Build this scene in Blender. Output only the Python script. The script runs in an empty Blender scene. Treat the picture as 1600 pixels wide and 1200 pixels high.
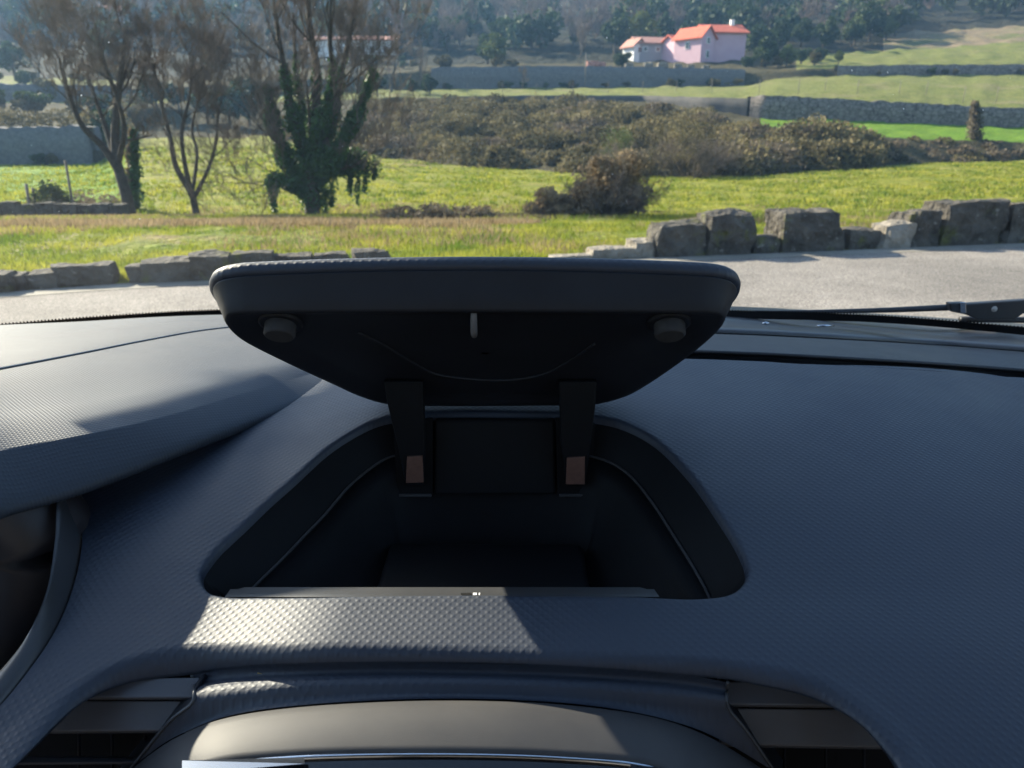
import bpy, bmesh, math, random
import numpy as np
from mathutils import Vector, noise as mnoise
random.seed(7); rng = np.random.default_rng(7)
R = math.radians
S = bpy.context.scene; COL = S.collection

# ------------------------------------------------------------------ camera
F = 1160.0; PITCH = R(18.5); CZ = 1.25
cp, sp = math.cos(PITCH), math.sin(PITCH)
cam_d = bpy.data.cameras.new('camera'); cam = bpy.data.objects.new('camera', cam_d); COL.objects.link(cam)
cam.location = (0, 0, CZ); cam.rotation_euler = (R(90) - PITCH, 0, 0)
cam_d.sensor_width = 36; cam_d.lens = 36 * F / 1600; cam_d.clip_start = 0.02; cam_d.clip_end = 5000
cam_d.dof.use_dof = True; cam_d.dof.focus_distance = 0.46; cam_d.dof.aperture_fstop = 17
S.camera = cam

# ------------------------------------------------------------------ world and sun
SUN_AZ, SUN_EL = 52.0, 29.0          # azimuth counted to the left of the view direction
sd = Vector((-math.sin(R(SUN_AZ)) * math.cos(R(SUN_EL)), math.cos(R(SUN_AZ)) * math.cos(R(SUN_EL)), math.sin(R(SUN_EL))))
W = bpy.data.worlds.new('World'); S.world = W; W.use_nodes = True
wn = W.node_tree.nodes; wl = W.node_tree.links
bg = wn['Background']; bg.inputs['Strength'].default_value = 0.08
sky = wn.new('ShaderNodeTexSky'); sky.sky_type = 'NISHITA'; sky.sun_disc = False
sky.sun_elevation = R(SUN_EL); sky.sun_rotation = R(-SUN_AZ)
wl.new(sky.outputs[0], bg.inputs['Color'])
sl = bpy.data.lights.new('sun', 'SUN'); sl.energy = 5.0; sl.angle = R(0.5); sl.color = (1.0, 0.88, 0.69)
so = bpy.data.objects.new('sun', sl); COL.objects.link(so)
so.rotation_euler = sd.to_track_quat('Z', 'Y').to_euler(); so.location = (-30, 30, 40)
vs = S.view_settings; vs.view_transform = 'Standard'; vs.look = 'None'; vs.gamma = 1; vs.use_curve_mapping = False
vs.exposure = 2.0

# ------------------------------------------------------------------ helpers
def ray(px, py):
    a = (px - 800) / F; b = (600 - py) / F
    return np.array([a, cp + b * sp, -sp + b * cp])
CAM = np.array([0, 0, CZ])
def atY(px, py, Y): d = ray(px, py); return CAM + d * (Y / d[1])
def atZ(px, py, Z): d = ray(px, py); return CAM + d * ((Z - CZ) / d[2])

def mat(name, col=(.5, .5, .5), rough=.6, spec=.5, metal=0.0, noise=None, bump=None, col2=None, transl=0, coat=0, detail=6, stretch=None):
    """principled; noise=(scale, amount) varies the colour towards col2; bump=(scale,strength,dist)"""
    m = bpy.data.materials.new(name); m.use_nodes = True
    n = m.node_tree.nodes; l = m.node_tree.links
    b = n['Principled BSDF']; b.inputs['Base Color'].default_value = (*col, 1)
    b.inputs['Roughness'].default_value = rough; b.inputs['Specular IOR Level'].default_value = spec
    b.inputs['Metallic'].default_value = metal; b.inputs['Coat Weight'].default_value = coat
    tc = n.new('ShaderNodeNewGeometry')
    src = tc.outputs['Position']
    if stretch:
        mp = n.new('ShaderNodeMapping'); mp.inputs['Scale'].default_value = stretch
        l.new(src, mp.inputs[0]); src = mp.outputs[0]
    if col2 is not None:
        t = n.new('ShaderNodeTexNoise'); t.inputs['Scale'].default_value = noise[0]; t.inputs['Detail'].default_value = detail
        t.inputs['Roughness'].default_value = .6
        l.new(src, t.inputs['Vector'])
        r = n.new('ShaderNodeValToRGB'); r.color_ramp.elements[0].position = .5 - noise[1]; r.color_ramp.elements[1].position = .5 + noise[1]
        r.color_ramp.elements[0].color = (*col, 1); r.color_ramp.elements[1].color = (*col2, 1)
        l.new(t.outputs['Fac'], r.inputs[0]); l.new(r.outputs[0], b.inputs['Base Color'])
        colsock = r.outputs[0]
    else: colsock = None
    if bump:
        t2 = n.new('ShaderNodeTexNoise'); t2.inputs['Scale'].default_value = bump[0]; t2.inputs['Detail'].default_value = 5
        l.new(src, t2.inputs['Vector'])
        bp = n.new('ShaderNodeBump'); bp.inputs['Strength'].default_value = bump[1]; bp.inputs['Distance'].default_value = bump[2]
        l.new(t2.outputs['Fac'], bp.inputs['Height']); l.new(bp.outputs[0], b.inputs['Normal'])
    if transl > 0:
        tr = n.new('ShaderNodeBsdfTranslucent'); mx = n.new('ShaderNodeMixShader'); mx.inputs[0].default_value = transl
        if colsock: l.new(colsock, tr.inputs[0])
        else: tr.inputs[0].default_value = (*col, 1)
        l.new(b.outputs[0], mx.inputs[1]); l.new(tr.outputs[0], mx.inputs[2]); l.new(mx.outputs[0], n['Material Output'].inputs[0])
    return m

def grain_mat(name, col, rough, pitch, strength, spec=.5, dist=.0004, rot=45, dust=0.0):
    """moulded plastic with a lattice of small pips"""
    m = bpy.data.materials.new(name); m.use_nodes = True
    n = m.node_tree.nodes; l = m.node_tree.links; b = n['Principled BSDF']
    b.inputs['Base Color'].default_value = (*col, 1); b.inputs['Roughness'].default_value = rough; b.inputs['Specular IOR Level'].default_value = spec
    g = n.new('ShaderNodeNewGeometry'); mp = n.new('ShaderNodeMapping'); mp.inputs['Rotation'].default_value = (0, 0, R(rot))
    k = 2 * math.pi / pitch; mp.inputs['Scale'].default_value = (k, k, k)
    l.new(g.outputs['Position'], mp.inputs[0]); sx = n.new('ShaderNodeSeparateXYZ'); l.new(mp.outputs[0], sx.inputs[0])
    def mth(op, a, bb=None):
        q = n.new('ShaderNodeMath'); q.operation = op
        for i, v in enumerate((a, bb)):
            if v is None: continue
            if isinstance(v, (int, float)): q.inputs[i].default_value = v
            else: l.new(v, q.inputs[i])
        return q.outputs[0]
    h = mth('ADD', mth('COSINE', sx.outputs[0]), mth('COSINE', sx.outputs[1]))
    h = mth('POWER', mth('MAXIMUM', mth('MULTIPLY', mth('ADD', h, .6), .385), 0.0), 1.5)
    nz = n.new('ShaderNodeTexNoise'); nz.inputs['Scale'].default_value = 900; nz.inputs['Detail'].default_value = 3
    l.new(g.outputs['Position'], nz.inputs['Vector'])
    h2 = mth('ADD', h, mth('MULTIPLY', nz.outputs['Fac'], .25))
    bp = n.new('ShaderNodeBump'); bp.inputs['Strength'].default_value = strength; bp.inputs['Distance'].default_value = dist
    l.new(h2, bp.inputs['Height']); l.new(bp.outputs[0], b.inputs['Normal'])
    # faint wear and dust patches
    n2 = n.new('ShaderNodeTexNoise'); n2.inputs['Scale'].default_value = 14; n2.inputs['Detail'].default_value = 8; n2.inputs['Roughness'].default_value = .65
    l.new(g.outputs['Position'], n2.inputs['Vector'])
    rr = n.new('ShaderNodeMapRange'); rr.inputs['From Min'].default_value = .35; rr.inputs['From Max'].default_value = .7
    rr.inputs['To Min'].default_value = rough - .05; rr.inputs['To Max'].default_value = rough + .07
    l.new(n2.outputs['Fac'], rr.inputs[0]); l.new(rr.outputs[0], b.inputs['Roughness'])
    cr = n.new('ShaderNodeValToRGB'); cr.color_ramp.elements[0].position = .35; cr.color_ramp.elements[1].position = .75
    cr.color_ramp.elements[0].color = (*col, 1); cr.color_ramp.elements[1].color = (*[c * 1.25 + dust for c in col], 1)
    l.new(n2.outputs['Fac'], cr.inputs[0]); l.new(cr.outputs[0], b.inputs['Base Color'])
    return m

def link_obj(name, me, parent=None, m=None, label=None, cat=None, group=None, kind=None):
    o = bpy.data.objects.new(name, me); COL.objects.link(o)
    if parent is not None: o.parent = parent
    if m is not None:
        for mm in (m if isinstance(m, (list, tuple)) else [m]): me.materials.append(mm)
    tag(o, label, cat, group, kind); return o
def tag(o, label=None, cat=None, group=None, kind=None):
    if label: o['label'] = label
    if cat: o['category'] = cat
    if group: o['group'] = group
    if kind: o['kind'] = kind
    return o
def empty(name, loc, label, cat, group=None):
    o = bpy.data.objects.new(name, None); COL.objects.link(o); o.location = loc; o.empty_display_size = .1
    return tag(o, label, cat, group)

def mesh(name, verts, faces, m, parent=None, smooth=True, mats=None, **kw):
    """vertices are world coordinates; the parent's location is subtracted"""
    v = np.asarray(verts, dtype=float).reshape(-1, 3)
    if parent is not None:
        p = parent; off = np.zeros(3)
        while p is not None: off += np.array(p.location); p = p.parent
        v = v - off
    me = bpy.data.meshes.new(name)
    if isinstance(faces, np.ndarray):
        nf, k = faces.shape
        me.vertices.add(len(v)); me.vertices.foreach_set('co', v.ravel())
        me.loops.add(nf * k); me.loops.foreach_set('vertex_index', faces.ravel().astype(np.int32))
        me.polygons.add(nf); me.polygons.foreach_set('loop_start', np.arange(0, nf * k, k, dtype=np.int32))
        me.update(calc_edges=True)
    else:
        me.from_pydata([tuple(a) for a in v], [], faces)
    if smooth: me.polygons.foreach_set('use_smooth', np.ones(len(me.polygons), dtype=bool))
    if mats is not None: me.polygons.foreach_set('material_index', np.asarray(mats, dtype=np.int32))
    me.update()
    return link_obj(name, me, parent, m, **kw)

def spline(pts, n, closed=False):
    """Catmull-Rom through pts, resampled to n points at equal arc length"""
    P = np.asarray(pts, float); m = len(P); out = []
    segs = m if closed else m - 1
    for i in range(segs):
        if closed: a, b, c, d = P[(i - 1) % m], P[i], P[(i + 1) % m], P[(i + 2) % m]
        else: a, b, c, d = P[max(i - 1, 0)], P[i], P[i + 1], P[min(i + 2, m - 1)]
        for t in np.linspace(0, 1, 24, endpoint=False):
            out.append(.5 * ((2 * b) + (c - a) * t + (2 * a - 5 * b + 4 * c - d) * t * t + (3 * b - a - 3 * c + d) * t ** 3))
    out.append(P[0] if closed else P[-1]); out = np.array(out)
    L = np.concatenate([[0], np.cumsum(np.linalg.norm(np.diff(out, axis=0), axis=1))])
    q = np.linspace(0, L[-1], n + 1)[:-1] if closed else np.linspace(0, L[-1], n)
    return np.stack([np.interp(q, L, out[:, k]) for k in range(out.shape[1])], 1)

def loft(curves, closed=False):
    n = len(curves[0]); V = np.concatenate(curves); Fc = []
    for j in range(len(curves) - 1):
        for i in range(n if closed else n - 1):
            k = (i + 1) % n
            Fc.append((j * n + i, j * n + k, (j + 1) * n + k, (j + 1) * n + i))
    return V, np.array(Fc)

def box(c, s, rz=0):
    x, y, z = np.array(s) / 2
    v = np.array([[sx * x, sy * y, sz * z] for sz in (-1, 1) for sx, sy in ((-1, -1), (1, -1), (1, 1), (-1, 1))])
    ca, sa = math.cos(rz), math.sin(rz)
    v = np.stack([v[:, 0] * ca - v[:, 1] * sa, v[:, 0] * sa + v[:, 1] * ca, v[:, 2]], 1) + np.array(c)
    return v, [(0, 3, 2, 1), (4, 5, 6, 7), (0, 1, 5, 4), (1, 2, 6, 5), (2, 3, 7, 6), (3, 0, 4, 7)]
def merge(parts):
    V = []; Fc = []; o = 0
    for v, f in parts:
        V.append(np.asarray(v)); Fc += [tuple(int(i) + o for i in q) for q in f]; o += len(v)
    return np.concatenate(V), Fc
def bevel(o, w, seg=2, ang=30):
    b = o.modifiers.new('bevel', 'BEVEL'); b.width = w; b.segments = seg; b.limit_method = 'ANGLE'; b.angle_limit = R(ang); return o
def tube(pts, rad, seg=8, cap=True):
    P = np.asarray(pts, float); n = len(P); r = np.full(n, rad) if np.isscalar(rad) else np.asarray(rad)
    T = np.gradient(P, axis=0); T /= np.linalg.norm(T, axis=1)[:, None] + 1e-12
    ref = np.array([0, 0, 1.0]) if abs(T[0][2]) < .9 else np.array([1.0, 0, 0])
    A = np.cross(T, ref); A /= np.linalg.norm(A, axis=1)[:, None] + 1e-12; B = np.cross(T, A)
    V = []
    for i in range(n):
        for k in range(seg):
            a = 2 * math.pi * k / seg; V.append(P[i] + r[i] * (math.cos(a) * A[i] + math.sin(a) * B[i]))
    Fc = []
    for i in range(n - 1):
        for k in range(seg):
            q = (k + 1) % seg; Fc.append((i * seg + k, i * seg + q, (i + 1) * seg + q, (i + 1) * seg + k))
    if cap: Fc.append(tuple(range(seg))[::-1]); Fc.append(tuple((n - 1) * seg + k for k in range(seg)))
    return np.array(V), Fc

# ================================================================== TERRAIN
PX = [-1800, -400, 0, 120, 200, 235, 420, 600, 700, 850, 1000, 1160, 1300, 1450, 1600, 2400, 3600]
def col_interp(tab, px):
    ks = sorted(tab); return np.interp(px, ks, [tab[k][0] for k in ks]), np.interp(px, ks, [tab[k][1] for k in ks])
LINES = [
 {0: (360, 10.5), 800: (358, 11), 1000: (352, 12.5), 1600: (344, 14)},                                                   # 0 dip behind the verge
 {0: (342, 22), 1600: (330, 24)},                                                     # 1 foot of the verge
 {-400: (262, 55), 0: (258, 52), 150: (256, 52), 215: (216, 72), 420: (214, 74), 560: (238, 66), 700: (258, 57), 850: (268, 52), 1000: (276, 50), 1160: (276, 48), 1300: (264, 52), 1450: (255, 56), 1600: (252, 58), 2400: (250, 60)},  # 2 far edge of the meadow
 {-400: (208, 54), 0: (208, 53.5), 150: (205, 53.5), 215: (196, 82), 420: (188, 88), 560: (180, 86), 700: (170, 84), 850: (164, 84), 1000: (170, 80), 1100: (188, 70), 1190: (206, 60), 1300: (212, 58), 1450: (219, 60), 1600: (222, 61), 2400: (220, 62)},  # 3 top of the scrub bank
 {-400: (173, 74), 0: (172, 74), 200: (172, 80), 420: (168, 98), 600: (163, 92), 850: (158, 90), 1000: (158, 88), 1100: (168, 80), 1190: (186, 76), 1300: (187, 76), 1450: (193, 76), 1600: (198, 76), 2400: (200, 78)},   # 4 foot of the lower wall
 {-400: (162, 78), 0: (162, 78), 200: (162, 84), 420: (160, 100), 600: (153, 92.8), 850: (150, 90.8), 1000: (150, 88.8), 1100: (153, 80.8), 1190: (156, 77), 1300: (160, 77), 1450: (169, 77), 1600: (176, 77), 2400: (180, 79)},   # 5 top of the lower wall
 {-400: (160, 84), 0: (160, 84), 200: (158, 90), 420: (150, 108), 600: (141, 112), 850: (137, 114), 1000: (136, 114), 1160: (133, 113), 1220: (122, 112), 1300: (118, 112), 1600: (115, 112), 2400: (114, 114)},   # 6 foot of the upper wall
 {-400: (138, 85), 0: (137, 85), 200: (140, 91), 420: (132, 109), 600: (115, 113), 700: (111, 115), 850: (108, 115), 1000: (109, 115), 1160: (114, 114), 1220: (112, 113), 1300: (105, 113), 1600: (103, 113), 2400: (102, 115)}, # 7 top of the upper wall
 {-400: (122, 108), 0: (121, 108), 200: (126, 110), 420: (112, 128), 600: (104, 132), 850: (99, 136), 1000: (97, 136), 1160: (93, 134), 1300: (83, 135), 1450: (76, 135), 1600: (66, 135), 2400: (50, 140)},  # 8
 {-400: (70, 150), 0: (75, 150), 420: (70, 165), 850: (60, 175), 1160: (55, 165), 1450: (50, 155), 1600: (40, 155), 2400: (20, 170)},  # 9
 {-400: (-10, 240), 0: (-5, 240), 420: (0, 260), 850: (5, 260), 1600: (-20, 250), 2400: (-40, 260)},   # 10
 {-400: (-190, 420), 800: (-190, 430), 2400: (-200, 420)},   # 11
 {-400: (-230, 900), 800: (-230, 900), 2400: (-240, 900)},   # 12
]
# far edge of the road on the ground, as picture rows on z = 0
ROAD_EDGE = {-1800: 590, -400: 486, 0: 456, 165: 444, 400: 430, 700: 414, 1020: 402, 1300: 391, 1600: 379, 2400: 352, 3600: 325}
def column(px):
    ks = sorted(ROAD_EDGE); row = np.interp(px, ks, [ROAD_EDGE[k] for k in ks])
    p0 = atZ(px, row, 0.0)
    pts = [p0]
    for tab in LINES:
        r, Y = col_interp(tab, px); pts.append(atY(px, r, Y))
    return np.array(pts)
def ground(px, Y):
    """terrain point in picture column px at distance Y"""
    c = column(px)
    return np.array([np.interp(Y, c[:, 1], c[:, k]) for k in range(3)])

def gmat_grass(name, c1, c2, c3, sc=1.0, straw=.55):
    m = mat(name, c1, .9, .15, noise=(1.1 * sc, .16), col2=c2, bump=(9, .9, .25), detail=9)
    n = m.node_tree.nodes; l = m.node_tree.links; b = n['Principled BSDF']
    t = n.new('ShaderNodeTexNoise'); t.inputs['Scale'].default_value = .32 * sc; t.inputs['Detail'].default_value = 10; t.inputs['Roughness'].default_value = .7
    g = n.new('ShaderNodeNewGeometry'); mp = n.new('ShaderNodeMapping'); mp.inputs['Scale'].default_value = (.6, 1.0, 1)
    l.new(g.outputs[0], mp.inputs[0]); l.new(mp.outputs[0], t.inputs['Vector'])
    mr = n.new('ShaderNodeMapRange'); mr.inputs['From Min'].default_value = straw; mr.inputs['From Max'].default_value = straw + .13
    l.new(t.outputs['Fac'], mr.inputs[0])
    src = b.inputs['Base Color'].links[0].from_socket
    mx = n.new('ShaderNodeMix'); mx.data_type = 'RGBA'; l.new(mr.outputs[0], mx.inputs['Factor']); l.new(src, mx.inputs['A']); mx.inputs['B'].default_value = (*c3, 1)
    # fine light and dark tussocks
    t2 = n.new('ShaderNodeTexNoise'); t2.inputs['Scale'].default_value = 5; t2.inputs['Detail'].default_value = 6; l.new(mp.outputs[0], t2.inputs['Vector'])
    mr2 = n.new('ShaderNodeMapRange'); mr2.inputs['From Min'].default_value = .3; mr2.inputs['From Max'].default_value = .7; mr2.inputs['To Min'].default_value = .55; mr2.inputs['To Max'].default_value = 1.35
    l.new(t2.outputs['Fac'], mr2.inputs[0])
    m2 = n.new('ShaderNodeVectorMath'); m2.operation = 'SCALE'; l.new(mx.outputs['Result'], m2.inputs[0]); l.new(mr2.outputs[0], m2.inputs['Scale'])
    l.new(m2.outputs[0], b.inputs['Base Color'])
    return m
M_verge = gmat_grass('verge_grass', (.11, .16, .016), (.2, .21, .03), (.23, .17, .085), 2.2, .49)
M_meadow = gmat_grass('meadow_grass', (.14, .17, .018), (.25, .235, .032), (.27, .215, .09), .8, .54)
M_bright = gmat_grass('bright_field', (.1, .2, .012), (.15, .24, .02), (.2, .24, .03), .5, .62)
M_dry = gmat_grass('dry_field', (.14, .16, .035), (.2, .2, .06), (.24, .2, .1), .5, .55)
M_tan = gmat_grass('tan_field', (.2, .15, .09), (.26, .2, .12), (.14, .15, .05), .4, .5)
M_deadv = gmat_grass('dead_verge', (.12, .11, .04), (.2, .16, .08), (.1, .15, .02), 1.6, .46)
M_scrubsoil = mat('scrub_soil', (.05, .045, .025), .95, .1, noise=(1.5, .2), col2=(.1, .085, .045), bump=(4, 1, .4))
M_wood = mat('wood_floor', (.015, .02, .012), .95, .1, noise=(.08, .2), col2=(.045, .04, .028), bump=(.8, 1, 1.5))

cols = np.concatenate([np.linspace(-1800, -200, 24), np.linspace(-180, 1780, 246), np.linspace(1800, 3600, 24)])
strip_div = [6, 8, 26, 16, 8, 2, 10, 2, 10, 10, 10, 6, 4]
grid = []
for px in cols:
    c = column(px); out = [c[0]]
    for i in range(len(c) - 1):
        for t in np.linspace(0, 1, strip_div[i] + 1)[1:]: out.append(c[i] * (1 - t) + c[i + 1] * t)
    grid.append(out)
grid = np.array(grid); ncol, nrow = grid.shape[:2]
stripid = np.concatenate([[i] * d for i, d in enumerate(strip_div)])
for i in range(ncol):
    for j in range(3, nrow - 1):
        p = grid[i, j]; a = min(.12 + p[1] * .006, 1.2)
        grid[i, j, 2] += a * .5 * mnoise.noise(Vector((p[0] * .35, p[1] * .35, 0))) + (.06 if p[1] < 60 else .12) * mnoise.noise(Vector((p[0] * 1.3, p[1] * 1.3, 3)))
idx = np.arange(ncol * nrow).reshape(ncol, nrow)
f = np.stack([idx[:-1, :-1], idx[1:, :-1], idx[1:, 1:], idx[:-1, 1:]], -1).reshape(-1, 4)
cc = (cols[:-1] + cols[1:]) / 2
def strip_mat(s, px):
    if s == 1 and px < 860: return 7
    if s <= 1: return 0
    if s == 2: return 2 if px < 195 else 1
    if s == 3: return 4
    if s == 4: return 2 if px > 1185 else 4
    if s == 5: return 4
    if s == 6: return 3
    if s == 7: return 4
    if s == 8: return 3 if px > 1240 or px < 200 else 4
    if s == 9 and px > 1380: return 6
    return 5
mi = np.array([[strip_mat(s, px) for s in stripid] for px in cc]).ravel()
terr = mesh('meadow_terrain', grid.reshape(-1, 3), f, [M_verge, M_meadow, M_bright, M_dry, M_scrubsoil, M_wood, M_tan, M_deadv], mats=mi, kind='structure')

# road: one sheet from behind the car to the far edge, and ground beyond its near side
M_road = mat('asphalt', (.17, .152, .134), .85, .3, noise=(3.0, .3), col2=(.25, .225, .2), bump=(160, .8, .01), detail=12)
n_ = M_road.node_tree.nodes; l_ = M_road.node_tree.links
vo = n_.new('ShaderNodeTexNoise'); vo.inputs['Scale'].default_value = 70; vo.inputs['Detail'].default_value = 3
g_ = n_.new('ShaderNodeNewGeometry'); l_.new(g_.outputs[0], vo.inputs['Vector'])
mr_ = n_.new('ShaderNodeMapRange'); mr_.inputs['From Min'].default_value = .38; mr_.inputs['From Max'].default_value = .66; mr_.inputs['To Min'].default_value = .55; mr_.inputs['To Max'].default_value = 1.6
l_.new(vo.outputs['Fac'], mr_.inputs[0]); vm = n_.new('ShaderNodeVectorMath'); vm.operation = 'SCALE'
l_.new(n_['Principled BSDF'].inputs['Base Color'].links[0].from_socket, vm.inputs[0]); l_.new(mr_.outputs[0], vm.inputs['Scale']); t3_ = n_.new('ShaderNodeTexNoise'); t3_.inputs['Scale'].default_value = .55; t3_.inputs['Detail'].default_value = 6; l_.new(g_.outputs[0], t3_.inputs['Vector'])
m3_ = n_.new('ShaderNodeMapRange'); m3_.inputs['From Min'].default_value = .35; m3_.inputs['From Max'].default_value = .65; m3_.inputs['To Min'].default_value = .78; m3_.inputs['To Max'].default_value = 1.15; l_.new(t3_.outputs['Fac'], m3_.inputs[0])
vm2 = n_.new('ShaderNodeVectorMath'); vm2.operation = 'SCALE'; l_.new(vm.outputs[0], vm2.inputs[0]); l_.new(m3_.outputs[0], vm2.inputs['Scale']); l_.new(vm2.outputs[0], n_['Principled BSDF'].inputs['Base Color'])
edge = []
for px in np.linspace(-1800, 3600, 120):
    ks = sorted(ROAD_EDGE); row = np.interp(px, ks, [ROAD_EDGE[k] for k in ks]); p = atZ(px, row, 0.004)
    p[1] += .05 * mnoise.noise(Vector((p[0] * 1.5, 0, 0))) - .02; edge.append(p)
edge = np.array(edge); near = edge.copy(); near[:, 1] = -9
rv, rf = loft([near, edge]); mesh('road', rv, rf, M_road, kind='structure')
gv = np.array([[-1200, -1200, -3.0], [1200, -1200, -3.0], [1200, 1400, -3.0], [-1200, 1400, -3.0]]); mesh('ground', gv, [(0, 1, 2, 3)], M_meadow, kind='structure')
bv = np.array([[-200, -60, -.02], [200, -60, -.02], [200, -8.9, -.02], [-200, -8.9, -.02], [-200, -60, -3], [200, -60, -3]])
mesh('verge_behind', bv, [(0, 1, 2, 3), (4, 5, 1, 0)], M_verge, smooth=False, kind='structure')
# paler worn strip along the far edge of the road
p1 = edge.copy(); p1[:, 2] = .008; p2 = p1.copy(); p2[:, 1] -= .33
for q in p1: q[1] -= .06
M_worn = mat('worn_edge', (.19, .17, .14), .8, .3, noise=(6, .3), col2=(.28, .26, .22), bump=(120, .6, .01), detail=10)
mesh('road_edge_strip', *loft([p2, p1]), M_worn, kind='structure')

# ------------------------------------------------------------------ vegetation toolkit
def leaves(centers, size, aspect=1.6, flat=0.0):
    n = len(centers); size = np.broadcast_to(size, (n,))
    a = rng.normal(size=(n, 3)); a /= np.linalg.norm(a, axis=1)[:, None]
    b = rng.normal(size=(n, 3)); b -= (a * b).sum(1)[:, None] * a; b /= np.linalg.norm(b, axis=1)[:, None]
    a = a * (size * aspect / 2)[:, None]; b = b * (size / 2)[:, None]; c = np.asarray(centers)
    V = np.stack([c - a, c - b * .9 + a * .1, c + a, c + b * .9 + a * .1], 1).reshape(-1, 3)
    return V, np.arange(4 * n).reshape(n, 4)
def sticks(P0, P1, r0, r1, seg=3):
    P0 = np.asarray(P0, float); P1 = np.asarray(P1, float); n = len(P0)
    T = P1 - P0; T /= np.linalg.norm(T, axis=1)[:, None] + 1e-9
    ref = np.where(np.abs(T[:, 2:3]) < .9, np.array([[0, 0, 1.0]]), np.array([[1.0, 0, 0]]))
    A = np.cross(T, ref); A /= np.linalg.norm(A, axis=1)[:, None] + 1e-9; B = np.cross(T, A)
    V = np.empty((n, 2 * seg, 3))
    for k in range(seg):
        a = 2 * math.pi * k / seg; d = math.cos(a) * A + math.sin(a) * B
        V[:, k] = P0 + d * np.asarray(r0)[:, None]; V[:, seg + k] = P1 + d * np.asarray(r1)[:, None]
    base = np.arange(n)[:, None, None] * 2 * seg
    q = np.array([[k, (k + 1) % seg, seg + (k + 1) % seg, seg + k] for k in range(seg)])[None]
    return V.reshape(-1, 3), (base + q).reshape(-1, 4)

def grow(segs, p, d, length, r, depth, up=.25, spread=.55, nseg=4, kids=(3, 5), shrink=.62, rmin=.004):
    """append (p0,p1,r0,r1,depth) and recurse"""
    d = np.array(d, float); d /= np.linalg.norm(d); p = np.array(p, float); pts = [p]; rr = [r]
    for i in range(nseg):
        d = d + rng.normal(size=3) * .13 + np.array([0, 0, up * .18]); d /= np.linalg.norm(d)
        q = p + d * length / nseg; r2 = max(r * (1 - .5 * (i + 1) / nseg), rmin)
        segs.append((p, q, rr[-1], r2, depth)); p = q; pts.append(p); rr.append(r2)
    if depth <= 0: return
    k = random.randint(*kids)
    for j in range(k):
        t = random.uniform(.3, 1.0); i = min(int(t * nseg), nseg - 1); b = pts[i] + (pts[i + 1] - pts[i]) * (t * nseg - i)
        dd = d + rng.normal(size=3) * spread + np.array([0, 0, up])
        grow(segs, b, dd, length * shrink * random.uniform(.75, 1.2), max(rr[i] * .55, rmin), depth - 1, up, spread, nseg if depth > 2 else 3, kids, shrink, rmin)
def seg_mesh(name, segs, m, parent, seg=3, **kw):
    P0 = np.array([s[0] for s in segs]); P1 = np.array([s[1] for s in segs]); a = np.array([s[2] for s in segs]); b = np.array([s[3] for s in segs])
    v, f = sticks(P0, P1, a, b, seg); return mesh(name, v, f, m, parent, smooth=True, **kw)

M_bark = mat('bark', (.045, .038, .03), .9, .2, noise=(8, .2), col2=(.1, .082, .062), bump=(25, 1, .03))
M_twig = mat('twig', (.11, .085, .065), .85, .2, noise=(2, .2), col2=(.22, .175, .14))
M_ivy = mat('ivy', (.03, .075, .03), .5, .4, noise=(3, .2), col2=(.08, .16, .045), transl=.4)
M_scrub = mat('scrub', (.055, .048, .02), .8, .2, noise=(.3, .12), col2=(.22, .18, .085), transl=.25)
M_bramble = mat('bramble', (.11, .085, .055), .8, .2, noise=(1.2, .2), col2=(.22, .175, .115), transl=.25)
M_ever = mat('evergreen', (.014, .032, .016), .7, .3, noise=(.5, .2), col2=(.06, .09, .03), transl=.25)
M_olive = mat('olive_green', (.06, .085, .02), .7, .3, noise=(.7, .2), col2=(.13, .15, .04), transl=.25)
M_grassb = mat('grass_blade', (.11, .17, .015), .6, .3, noise=(.9, .12), col2=(.34, .33, .05), transl=.5)
M_grassd = mat('dead_grass', (.2, .14, .07), .8, .2, noise=(1.5, .2), col2=(.36, .28, .16), transl=.4)

def pxpath(pts, Y):
    """polyline from picture points; each (px,py,dY)"""
    return np.array([atY(a, b, Y + c) for a, b, c in pts])
def stem(segs, path, r0, r1, depth=9):
    P = spline(path, max(6, len(path) * 4)); rr = np.linspace(r0, r1, len(P))
    for i in range(len(P) - 1): segs.append((P[i], P[i + 1], rr[i], rr[i + 1], depth))
    return P, rr
def bare_tree(name, Y, stems, label, twig_len, ntw, ivy=None, up=.35, depth=3, base=None, spread=.5, cat='tree', group=None):
    P0 = pxpath([stems[0][0][0]], Y)[0]; root = empty(name, P0, label, cat, group)
    tr = []; tw = []
    for path, r0, r1 in stems:
        P, rr = stem(tr, pxpath(path, Y), r0, r1)
        n = len(P)
        for k in range(ntw):
            i = random.randint(int(n * (.35 if len(path) > 2 else .2)), n - 1)
            d = (P[min(i + 1, n - 1)] - P[max(i - 1, 0)]); d = d / np.linalg.norm(d) * .8 + rng.normal(size=3) * spread * np.array([1, 1, .6])
            grow(tw, P[i], d, twig_len * random.uniform(.6, 1.2), rr[i] * .34, depth, up, .5)
    big = [s for s in tw if s[4] >= depth]; small = [s for s in tw if s[4] < depth]
    seg_mesh('trunk', tr + big, M_bark, root, 7)
    seg_mesh('twigs', small, M_twig, root, 3, kind='stuff')
    return root, tr, tw

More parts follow.
